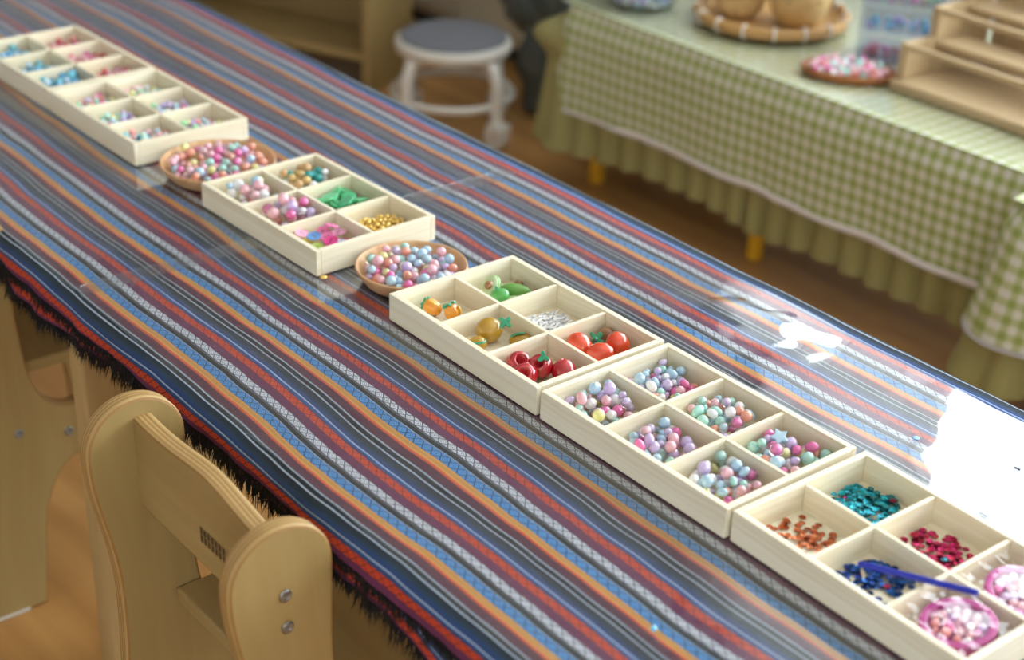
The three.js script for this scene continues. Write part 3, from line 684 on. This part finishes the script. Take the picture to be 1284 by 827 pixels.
// ---------------------------------------------------------------- chairs
function extrudeZ(shape, depth, bevel = 0.003) {        // shape in (z, y); thickness along x, centred
  const g = new THREE.ExtrudeGeometry(shape, { depth: depth - 2 * bevel, bevelEnabled: true, bevelThickness: bevel, bevelSize: bevel, bevelSegments: 2, curveSegments: 20,
    UVGenerator: {
      generateTopUV: (_, v, a, b, c) => [a, b, c].map((i) => new THREE.Vector2(v[3 * i + 1], v[3 * i])),
      generateSideWallUV: (_, v, a, b, c, d) => [a, b, c, d].map((i) => new THREE.Vector2((v[3 * i] + v[3 * i + 1]) * 4, v[3 * i + 2] / depth)),
    } });
  g.translate(0, 0, -depth / 2 + bevel); g.rotateY(-Math.PI / 2);   // z(shape x) -> world z
  return g;
}
function chairPanel() {
  const s = new THREE.Shape();
  s.moveTo(0.095, 0.004);
  s.bezierCurveTo(0.088, 0.12, 0.066, 0.24, 0.070, 0.36);
  s.bezierCurveTo(0.074, 0.42, 0.090, 0.455, 0.090, 0.498);
  s.absarc(0.045, 0.502, 0.045, 0, Math.PI, false);
  s.bezierCurveTo(0.000, 0.45, 0.004, 0.42, -0.002, 0.37);
  s.bezierCurveTo(-0.006, 0.30, -0.026, 0.272, -0.060, 0.270);
  s.lineTo(-0.250, 0.270);
  s.quadraticCurveTo(-0.268, 0.270, -0.268, 0.250);
  s.lineTo(-0.272, 0.004); s.lineTo(-0.205, 0.004);
  s.bezierCurveTo(-0.202, 0.14, -0.190, 0.205, -0.150, 0.205);
  s.lineTo(-0.070, 0.205);
  s.bezierCurveTo(-0.030, 0.205, -0.006, 0.15, -0.004, 0.08);
  s.lineTo(0.004, 0.004); s.closePath();
  return s;
}
const panelGeo = extrudeZ(chairPanel(), 0.018);
M.felt = std({ color: 0xc9c4b6, roughness: 0.95 });
M.mark = (() => {
  const c = document.createElement('canvas'); c.width = 256; c.height = 96; const g = c.getContext('2d');
  g.clearRect(0, 0, 256, 96); g.strokeStyle = '#3b2410'; g.lineWidth = 6;
  let s = 5; const r = () => (s = (s * 16807) % 2147483647) / 2147483647;
  for (let row = 0; row < 2; row++) for (let k = 0; k < 7; k++) {            // an illegible burnt-in stamp
    const x = 10 + k * 35, y = 8 + row * 46; g.beginPath();
    for (let i = 0; i < 4; i++) { const yy = y + i * 11; g.moveTo(x + r() * 6, yy); g.lineTo(x + 22 + r() * 6, yy); }
    for (let i = 0; i < 2; i++) { const xx = x + 5 + i * 14 + r() * 4; g.moveTo(xx, y - 2); g.lineTo(xx, y + 36); }
    g.stroke();
  }
  const t = new THREE.CanvasTexture(c); t.colorSpace = THREE.SRGBColorSpace;
  return std({ map: t, transparent: true, roughness: 0.7 });
})();
function chair(x, z, label, stamped, w = 0.262, turn = 0) {         // x: outer face of the right panel, z: front of the back upright
  const t = thing('child_chair', label, 'chair', [x, 0, z], turn, 'plywood chairs at the craft table');
  for (const [k, px] of [[1, -0.009], [-1, -w + 0.009]]) {
    const sp = part('side_panel', panelGeo, [M.ply, M.plyEdge], t, [px, 0.001, 0]);
    for (const [zz, yy] of [[0.043, 0.485], [0.042, 0.453], [-0.05, 0.236], [0.012, 0.254]]) {
      const b = part('bolt', lathe([[0, 0], [0.0058, 0], [0.0058, 0.0008], [0.0045, 0.0016], [0.0028, 0.0016], [0.0026, 0.0004], [0, 0.0004]], 18), M.steel, sp, [k * 0.0092, yy, zz], [0, 0, -k * Math.PI / 2]); void b;
    }
    for (const zz of [0.05, -0.238]) part('felt_pad', rbox(0.02, 0.005, 0.05, 0.001), M.felt, sp, [0, 0.0022, zz]);
  }
  const s = new THREE.Shape(), L = w - 0.036;
  s.moveTo(-L / 2, 0.443); s.lineTo(L / 2, 0.443); s.lineTo(L / 2, 0.520);
  s.bezierCurveTo(L / 4, 0.524, L / 6, 0.536, 0, 0.534); s.bezierCurveTo(-L / 6, 0.532, -L / 4, 0.526, -L / 2, 0.530); s.closePath();
  const bg = new THREE.ExtrudeGeometry(s, { depth: 0.012, bevelEnabled: true, bevelThickness: 0.003, bevelSize: 0.003, bevelSegments: 2, curveSegments: 20,
    UVGenerator: {
      generateTopUV: (_, v, a, b, c) => [a, b, c].map((i) => new THREE.Vector2(v[3 * i], v[3 * i + 1])),
      generateSideWallUV: (_, v, a, b, c, d) => [a, b, c, d].map((i) => new THREE.Vector2((v[3 * i] + v[3 * i + 1]) * 4, v[3 * i + 2] / 0.018)),
    } });
  const back = part('backrest', bg, [M.ply, M.plyEdge], t, [-w / 2, 0, 0.032]);
  if (stamped) { const m = part('stamp', new THREE.PlaneGeometry(0.046, 0.017), M.mark, back, [0.022, 0.474, 0.0155]); m.userData.label = 'small burnt-in dark brown stamp'; }
  part('seat', rbox(w - 0.036, 0.016, 0.27, 0.003), M.ply, t, [-w / 2, 0.328, -0.116]);
  part('stretcher', rbox(w - 0.036, 0.05, 0.016, 0.003), M.ply, t, [-w / 2, 0.235, -0.20]);
  return t;
}
chair(-0.895, -0.566, 'plywood child chair with stamped backrest standing clear of the cloth fringe', true);
chair(-1.612, -0.600, 'plywood child chair tucked in with its back upright under the cloth fringe', false, 0.36);

// ---------------------------------------------------------------- low tables with gingham cloths
const BT = 0.388, BZ = -2.015;                           // cloth height and front plane of the low table
const ginghamTex = tex(128, 128, (u, v) => {
  const a = u < 0.5, b = v < 0.5, g = n2(u * 50, v * 50, 2.1) * 10;
  const c = a && b ? [142, 156, 84] : a || b ? [176, 182, 134] : [208, 208, 198];
  return c.map((k) => k + g);
});
M.gingham = std({ map: ginghamTex, roughness: 0.9 });
M.lace = std({ color: new THREE.Color(0.72, 0.68, 0.66), roughness: 0.95 });
M.ruffle = std({ color: new THREE.Color(0.31, 0.285, 0.11), roughness: 0.9 });
M.yellow = phys({ color: new THREE.Color(0.80, 0.44, 0.02), roughness: 0.35 });
M.white = phys({ color: new THREE.Color(0.72, 0.69, 0.62), roughness: 0.35 });
M.vinylSoft = phys({ color: 0xffffff, transmission: 1, thickness: 0, roughness: 0.22, ior: 1.6 });
function lowTable(xa, xb, za, zb, top, labels, legs, flareLeft) {
  const t = thing('low_table', labels[0], 'table', [(xa + xb) / 2, 0, (za + zb) / 2]);
  const w = xb - xa - 0.03, d = za - zb - 0.03;
  part('table_top', rbox(w, 0.02, d, 0.004), M.tableWood, t, [0, top - 0.012, 0]);
  const g = lathe([[0, 0], [0.014, 0], [0.016, 0.004], [0.018, top - 0.022], [0, top - 0.022]], 18);
  for (const [x, z] of legs) part('leg', g, M.yellow, t, [x - (xa + xb) / 2, 0, z - (za + zb) / 2]).userData.label = 'yellow round leg';
  // gingham cloth: top and a skirt that runs round the left end and the front
  const c = thing('gingham_tablecloth', labels[1], 'tablecloth', [0, 0, 0]);
  part('cloth_top', grid(90, 30, (a, b) => [xa + (xb - xa) * a, top + 0.0015 + 0.0015 * n2(a * 14, b * 9, 3), zb + (za - zb) * b, (xa + (xb - xa) * a) / 0.024, (zb + (za - zb) * b) / 0.024]), M.gingham, c);
  if (labels[3]) { const cv = thing('clear_plastic_cover', labels[3], 'table cover', [(xa + xb) / 2, top + 0.0038, (za + zb) / 2]); part('vinyl_sheet', rbox(xb - xa - 0.02, 0.0012, za - zb - 0.02, 0.0005), M.vinylSoft, cv); }
  const rc = 0.05, len = (za - zb - rc) + rc * Math.PI / 2 + (xb - xa - rc);
  const path = (s) => {                                   // along left end, round the corner, along the front
    const l1 = za - zb - rc, l2 = rc * Math.PI / 2;
    if (s < l1) return [xa, zb + s, -1, 0];
    if (s < l1 + l2) { const f = (s - l1) / rc; return [xa + rc - rc * Math.cos(f), za - rc + rc * Math.sin(f), -Math.cos(f), Math.sin(f)]; }
    return [xa + rc + s - l1 - l2, za, 0, 1];
  };
  const skirt = (dropTop, dropBot, out, folds, amp, name, mat, nv, extraDrop) => {
    const gg = grid(Math.round(len / 0.006), nv, (a, b) => {
      const s = a * len, [x, z, nx, nz] = path(s), k = b;
      const fl = flareLeft * Math.exp(-(((s - (za - zb)) / 0.10) ** 2)) * k;
      const o = out * sstep(0, 0.25, k) + amp * k * Math.sin(s * folds + 1.7 * n2(s * 6, 2.2)) + amp * 0.6 * k * n2(s * 23, 5.5) + fl;
      const y = top + 0.002 - dropTop - (dropBot - dropTop + extraDrop * n2(s * 4, 8.2)) * k;
      return [x + nx * o, y, z + nz * o, s / 0.024, y / 0.024];
    });
    return part(name, gg, mat, c);
  };
  skirt(0, 0.200, 0.012, 26, 0.004, 'cloth_skirt', M.gingham, 24, 0.012);
  skirt(0.192, 0.208, 0.014, 26, 0.004, 'lace_edge', M.lace, 3, 0.0).userData.label = 'pale lace edging';
  const r = thing('ruffled_underskirt', labels[2], 'table skirt', [0, 0, 0]);
  const keep = c; const rg = grid(Math.round(len / 0.004), 26, (a, b) => {
    const s = a * len, [x, z, nx, nz] = path(s), fl = (flareLeft + 0.02) * Math.exp(-(((s - (za - zb)) / 0.11) ** 2)) * b;
    const ph = s * 57 + 1.6 * n2(s * 5, 1.1), sq = (Math.pow(Math.abs(Math.sin(ph)), 0.55) - 0.6) * 0.026 * (0.35 + 0.65 * b);
    const end = 0.085 * Math.exp(-(((s - (za - zb) + 0.035) / 0.042) ** 2)) * (Math.exp(-(((b - 0.22) / 0.13) ** 2)) + 0.45 * sstep(0.2, 0.5, b)), o = -0.012 + 0.004 * b + sq + fl + (flareLeft < 0.04 ? end : 0), y = top - 0.012 - (top - 0.012 - 0.100 + 0.010 * n2(s * 7, 3.3)) * b;
    return [x + nx * o, y, z + nz * o];
  }); void keep;
  part('pleated_skirt', rg, M.ruffle, r);
}
lowTable(-2.300, -1.215, BZ, -2.62, BT, ['low table on yellow legs under the long green gingham cloth', 'green and white gingham cloth with lace edge on the long low table', 'olive pleated underskirt below the long gingham cloth', 'clear plastic cover lying on the long gingham cloth'],
  [[-2.319 + 0.06, -2.10], [-1.811, -2.10], [-1.30, -2.10], [-2.26, -2.56], [-1.30, -2.56]], 0.02);
lowTable(-1.190, -0.10, -1.93, -2.62, BT - 0.006, ['low table on yellow legs beyond the wooden display rack', 'second gingham cloth whose corner hangs over beside the long one', 'olive pleated underskirt below the second gingham cloth'],
  [[-1.13, -2.02], [-0.16, -2.02], [-1.13, -2.56], [-0.16, -2.56]], 0.05);

// ---------------------------------------------------------------- things on the low table
const TY = BT + 0.0048;
{ // glass jar
  const t = thing('glass_jar', 'round clear glass jar of beads at the end of the gingham table', 'jar', [-2.180, TY, -2.118]);
  part('jar_glass', lathe([[0, 0], [0.055, 0], [0.068, 0.012], [0.072, 0.05], [0.070, 0.10], [0.055, 0.13], [0.055, 0.145], [0.051, 0.145], [0.051, 0.128], [0.066, 0.098], [0.068, 0.05], [0.064, 0.014], [0.052, 0.004], [0, 0.004]], 40), phys({ color: 0xf2f6f6, transmission: 1, thickness: 0.004, roughness: 0.03, ior: 1.45 }), t);
  part('jar_lid', lathe([[0, 0.160], [0.056, 0.160], [0.058, 0.157], [0.058, 0.1455], [0, 0.1455]], 36), M.steel, t);
  for (const b of heap(46, () => rr(0.0055, 0.0085), (r) => { const a = rnd() * 6.283, q = Math.sqrt(rnd()) * (0.058 - r); return [q * Math.cos(a), q * Math.sin(a)]; }, 0.006)) {
    const m = single('jar_bead', 'pearly bead inside the round glass jar', 'bead', beadShapes.round[1], beadMat(pick(['clear white', 'purple', 'sky blue', 'lilac', 'clear white', 'dark teal']), 'pearl'), [-2.180 + b.u, TY + b.y, -2.118 + b.v], 'beads in the glass jar');
    m.scale.setScalar(b.r);
  }
}
{ // bamboo tray with two gourds
  const X = -1.960, Z = -2.242, R = 0.140;
  const t = thing('bamboo_tray', 'shallow round bamboo tray with bound rim holding two gourds', 'tray', [X, TY, Z]);
  const bam = std({ map: woodTex([206, 164, 104], [164, 118, 62], { lines: 60, strength: 1, seedv: 9.9, metres: 0.12 }), roughness: 0.55 });
  const g = lathe([[0, 0.001], [R * 0.86, 0.001], [R * 0.97, 0.016], [R * 0.95, 0.018], [R * 0.85, 0.005], [0, 0.004]], 56); { const p = g.attributes.position, uv = g.attributes.uv; for (let i = 0; i < p.count; i++) uv.setXY(i, p.getX(i), p.getZ(i)); }
  part('woven_base', g, bam, t);
  for (const [y, r] of [[0.015, R], [0.024, R * 1.005]]) part('rim_hoop', new THREE.TorusGeometry(r, 0.0055, 10, 72).rotateX(Math.PI / 2), bam, t, [0, y, 0]);
  for (let k = 0; k < 16; k++) { const a = k / 16 * 6.283; part('rim_binding', new THREE.TorusGeometry(0.0125, 0.0022, 8, 16).scale(0.75, 1, 1), M.white, t, [R * Math.cos(a), 0.0195, R * Math.sin(a)], [0, -a, 0]); }
  const gm = std({ map: tex(256, 256, (u, v) => { const n = tn(u, v, 5, 5, 3.1), f = tn(u, v, 40, 40, 7.7), s = tn(u, v, 14, 14, 1.9); let c = mixc([216, 190, 138], [186, 148, 88], clamp(0.45 + n * 1.1 + f * 0.4)); if (s > 0.33) c = mixc(c, [110, 92, 52], clamp((s - 0.33) * 7)); return c; }), roughness: 0.75 });
  const gourd = (x, z, r, label) => {
    const q = thing('dried_gourd', label, 'gourd', [x, TY + 0.0045, z], rr(0, 6), 'gourds on the bamboo tray');
    const G2 = lathe([[0, 0.004], [r * 0.45, 0], [r * 0.82, r * 0.3], [r, r * 0.85], [r * 0.93, r * 1.35], [r * 0.6, r * 1.72], [r * 0.22, r * 1.84], [0, r * 1.82]], 40); const pts = G2.attributes.position; for (let i = 0; i < pts.count; i++) { const k = 1 + 0.035 * n2(pts.getX(i) * 22 + r * 50, pts.getY(i) * 22, pts.getZ(i) * 22); pts.setXYZ(i, pts.getX(i) * k, pts.getY(i) * k, pts.getZ(i) * k); } G2.computeVertexNormals();
    part('gourd_skin', G2, gm, q); part('gourd_stub', lathe([[0, 0.012], [0.004, 0.012], [0.006, 0], [0, 0]], 12), bam, q, [0, r * 1.82, 0]);
  };
  gourd(-2.015, -2.212, 0.050, 'round tan dried gourd next to the glass jar');
  gourd(-1.912, -2.262, 0.058, 'larger speckled cream gourd next to the clear drawer tower');
}
{ // oval tray with beads
  const X = -1.672, Z = -2.128, A = 0.084, B = 0.052, turn = 0.62;
  const t = thing('oval_tray', 'small oval brown wooden tray of pink and mint beads on the gingham cloth', 'tray', [X, TY, Z], turn);
  const tm = std({ map: woodTex([168, 106, 60], [132, 76, 40], { lines: 30, strength: 0.9, seedv: 12.4, metres: 0.2 }), roughness: 0.5 });
  const g = lathe([[0, 0], [0.90, 0], [0.97, 0.006], [1, 0.013], [0.97, 0.0145], [0.92, 0.0125], [0.87, 0.006], [0, 0.005]], 56); g.scale(A, 1, B); g.computeVertexNormals(); { const p = g.attributes.position, uv = g.attributes.uv; for (let i = 0; i < p.count; i++) uv.setXY(i, p.getX(i), p.getZ(i)); }
  part('tray_dish', g, tm, t);
  for (const b of heap(74, () => rr(0.0048, 0.0066), (r) => { const a = rnd() * 6.283, q = Math.sqrt(rnd()) * 0.80; return [(A - r) * q * Math.cos(a), (B - r) * q * Math.sin(a)]; }, 0.006)) {
    const p = V(b.u, b.y, b.v).applyAxisAngle(V(0, 1, 0), turn);
    const col = pick(['pale pink', 'pale pink', 'hot pink', 'coral', 'mint', 'mint', 'clear white']);
    const m = single('tray_bead', `${col} round bead on the oval tray`, 'bead', beadShapes.round[1], beadMat(col, 'pearl'), [X + p.x, TY + p.y, Z + p.z], 'beads on the oval tray'); m.scale.setScalar(b.r);
  }
}
{ // clear drawer tower
  const X = -1.688, Z = -2.282, turn = 0.58, W = 0.142, D = 0.09, H = 0.26, n = 5;
  const t = thing('drawer_tower', 'clear acrylic drawer tower with coloured craft bits beside the gourds', 'organizer', [X, TY, Z], turn);
  const ac = phys({ color: 0xeef0f6, transmission: 1, thickness: 0, roughness: 0.08, ior: 1.49 });
  for (const s of [-1, 1]) part('side_wall', rbox(0.003, H, D, 0.0008), ac, t, [s * W / 2, H / 2, 0]);
  part('back_wall', rbox(W - 0.004, H, 0.003, 0.0008), ac, t, [0, H / 2, -D / 2]);
  const inner = [['hot pink', 'coral', 'red'], ['bright blue', 'turquoise', 'purple'], ['hot pink', 'lemon', 'spring green', 'coral'], ['sky blue', 'lilac', 'hot pink'], ['coral', 'mint']];
  for (let k = 0; k <= n; k++) part('shelf_plate', rbox(W - 0.004, 0.003, D - 0.004, 0.0008), ac, t, [0, 0.002 + k * (H - 0.004) / n, 0]);
  for (let k = 0; k < n; k++) {
    const y = 0.004 + k * (H - 0.004) / n, d = part('drawer', rbox(W - 0.010, 0.040, 0.003, 0.0008), ac, t, [0, y + 0.023, D / 2 - 0.003]);
    part('drawer_pull', rbox(0.03, 0.006, 0.008, 0.002), ac, d, [0, 0, 0.006]);
    heap(24, () => rr(0.0045, 0.0065), (r) => [rr(-1, 1) * (W / 2 - 0.008 - r), rr(-1, 1) * (D / 2 - 0.010 - r)], y + 0.0012).forEach((b) => {
      const q = V(b.u, b.y, b.v).applyAxisAngle(V(0, 1, 0), turn), col = pick(inner[k]);
      const m = single('drawer_bead', `${col} bead inside the clear drawer tower`, 'bead', beadShapes.round[1], beadMat(col, 'pearl'), [X + q.x, TY + q.y, Z + q.z], 'beads in the drawer tower'); m.scale.setScalar(b.r);
    });
  }
}
{ // stepped display rack
  const xa = -1.590, xb = -1.225, t = thing('display_rack', 'stepped pale wooden display rack with thin rails on the gingham table', 'rack', [xa, TY, -2.135]);
  const w = xb - xa, pm = std({ map: woodTex([194, 170, 132], [172, 144, 104], { lines: 36, strength: 0.8, seedv: 14.2, metres: 0.25 }), roughness: 0.6 });
  part('base_board', rbox(w, 0.016, 0.30, 0.002), pm, t, [w / 2, 0.008, -0.15]);
  const steps = [[0, 0.062], [-0.075, 0.112], [-0.150, 0.170]];
  steps.forEach(([z, h], k) => {
    for (const x of [0.008, w - 0.008]) part('step_side', rbox(0.016, h, 0.074, 0.002, 'y'), pm, t, [x, 0.016 + h / 2, z - 0.052]);
    part('step_rail', rbox(w - 0.034, 0.010, 0.010, 0.002), pm, t, [w / 2, 0.010 + h, z - 0.022]);
    if (k) part('step_floor', rbox(w - 0.034, 0.010, 0.070, 0.002), pm, t, [w / 2, 0.016 + steps[k - 1][1] - 0.012, z - 0.052]);
  });
  for (let k = 0; k < 5; k++) part('back_slat', rbox(0.026, 0.24, 0.012, 0.002, 'y'), pm, t, [0.035 + k * 0.029, 0.016 + 0.12, -0.245]);
  for (const [u, col] of [[0.088, 'spring green'], [0.078, 'hot pink'], [0.096, 'lemon'], [0.084, 'purple']]) {
    const m = single('bead', `${col} bead resting on the rack's upper rail`, 'bead', beadShapes.round[1], beadMat(col, 'pearl'), [xa + u, TY + 0.185 + 0.0062, -2.135 - 0.172], 'beads on the display rack'); m.scale.setScalar(0.006);
  }
}

// ---------------------------------------------------------------- rolling stool
{
  const t = thing('rolling_stool', 'low round rolling stool with grey seat and white tube legs', 'stool', [-2.665, 0, -2.030], 0.11);
  const grey = std({ color: new THREE.Color(0.17, 0.175, 0.20), roughness: 0.6 }), H = 0.215, R = 0.128;
  part('seat_ring', lathe([[0, H - 0.030], [R * 0.9, H - 0.030], [R * 0.985, H - 0.026], [R, H - 0.014], [R * 0.985, H - 0.004], [R * 0.93, H - 0.001], [0, H - 0.001]], 56), M.white, t);
  part('seat_pad', lathe([[0, H - 0.001], [R * 0.90, H - 0.001], [R * 0.91, H + 0.003], [R * 0.86, H + 0.006], [0, H + 0.008]], 56), grey, t).userData.label = 'dark grey seat pad';
  part('foot_ring', new THREE.TorusGeometry(0.130, 0.0085, 12, 72).rotateX(Math.PI / 2), M.white, t, [0, 0.092, 0]);
  for (let k = 0; k < 4; k++) {
    const a = k * Math.PI / 2, c = Math.cos(a), s = Math.sin(a), P = (r, y) => [r * c, y, r * s];
    part('leg', tube([P(0.080, H - 0.032), P(0.118, H - 0.040), P(0.134, H - 0.068), P(0.137, 0.11), P(0.137, 0.052)], 0.0145, 24, 12), M.white, t);
    const cs = part('caster', new THREE.CylinderGeometry(0.0260, 0.0260, 0.026, 24).rotateX(Math.PI / 2), M.white, t, [0.140 * c, 0.0262, 0.140 * s], [0, 0.6 * k, 0]);
    part('caster_hood', rbox(0.046, 0.030, 0.042, 0.010), M.white, cs, [0.004, 0.018, 0]);
  }
}
// ---------------------------------------------------------------- shelf unit, cabinet, dark bag
{
  const dir = -0.41;                                       // front runs along (cos, -sin)
  const W = 1.15, D = 0.20, H = 0.86;
  const ux = Math.cos(0.41), uz = -Math.sin(0.41);
  const fr = V(-2.955, 0, -2.005);                         // front right bottom corner
  const nrm = V(-uz, 0, ux);                               // front normal
  const c = fr.clone().addScaledVector(V(ux, 0, uz), -W / 2).addScaledVector(nrm, -D / 2);
  const t = thing('shelf_unit', 'open plywood shelf unit standing behind the far end of the craft tables', 'shelf', [c.x, 0, c.z], 0.41);
  void dir;
  for (const x of [-W / 2 + 0.010, -0.05, W / 2 - 0.010]) part('upright', rbox(0.020, H, D, 0.003, 'y'), M.ply, t, [x, H / 2, 0]);
  for (const [x0, x1] of [[-W / 2 + 0.020, -0.06], [-0.04, W / 2 - 0.020]]) for (const y of [0.085, 0.36, 0.62, 0.85]) part('shelf_board', rbox(x1 - x0, 0.020, D - 0.012, 0.003), M.ply, t, [(x0 + x1) / 2, y, 0]);
  part('back_panel', rbox(W - 0.02, H - 0.02, 0.006, 0.001), M.ply, t, [0, H / 2, -D / 2 - 0.0035]);
  part('plinth', rbox(W - 0.05, 0.070, 0.016, 0.002), std({ color: new THREE.Color(0.10, 0.07, 0.04), roughness: 0.7 }), t, [0, 0.036, D / 2 - 0.04]);
}
{
  const t = thing('cream_cabinet', 'cream painted cabinet against the wall behind the rolling stool', 'cabinet', [-3.12, 0, -2.565], 0);
  const cm = std({ color: new THREE.Color(0.62, 0.56, 0.42), roughness: 0.55 });
  part('carcass', rbox(0.60, 0.66, 0.28, 0.006, 'y'), cm, t, [0, 0.37, 0]);
  for (const s of [-1, 1]) { const d = part('door', rbox(0.290, 0.60, 0.016, 0.004, 'y'), cm, t, [s * 0.148, 0.37, 0.149]); part('knob', new THREE.SphereGeometry(0.011, 16, 12), M.steel, d, [-s * 0.115, 0.05, 0.018]); }
  part('plinth', rbox(0.56, 0.04, 0.24, 0.002), M.darkSteel, t, [0, 0.0205, 0]);
}
{
  const g = new THREE.SphereGeometry(1, 64, 48), p = g.attributes.position;
  for (let i = 0; i < p.count; i++) {
    const x = p.getX(i), y = p.getY(i), z = p.getZ(i), k = 1 + 0.30 * n2(x * 2.2, y * 2.2, z * 2.2) + 0.16 * n2(x * 6, y * 4, z * 6) + 0.035 * n2(x * 15, y * 12, z * 15);
    const neck = 1 - 0.35 * sstep(0.1, 1, y);
    p.setXYZ(i, x * k * neck * 0.19, Math.max(y * k, -0.86) * 0.29, z * k * neck * 0.17);
  }
  g.computeVertexNormals();
  const t = thing('dark_sack', 'crumpled dark grey plastic sack standing between the stool and gingham table', 'bag', [-2.610, 0.253, -2.375]);
  const sk = phys({ color: new THREE.Color(0.085, 0.098, 0.088), roughness: 0.3 });
  part('sack_body', g, sk, t);
  part('sack_neck', grid(120, 14, (a, b) => { const f = a * Math.PI * 2, r = 0.030 + 0.055 * b * b + (0.004 + 0.016 * b) * Math.sin(f * 9 + 2 * n2(b * 3, 1.1)) + 0.012 * b * n2(Math.cos(f) * 3, Math.sin(f) * 3, 4); return [r * Math.cos(f) + 0.02 * b, 0.10 * b + 0.022 * b * n2(Math.cos(f) * 2, Math.sin(f) * 2, 7), r * Math.sin(f) - 0.015 * b]; }), sk, t, [0, 0.235, 0]);
}

scene.traverse((o) => { if (o.isMesh) { o.castShadow = true; o.receiveShadow = true; } });
renderer.render(scene, camera);
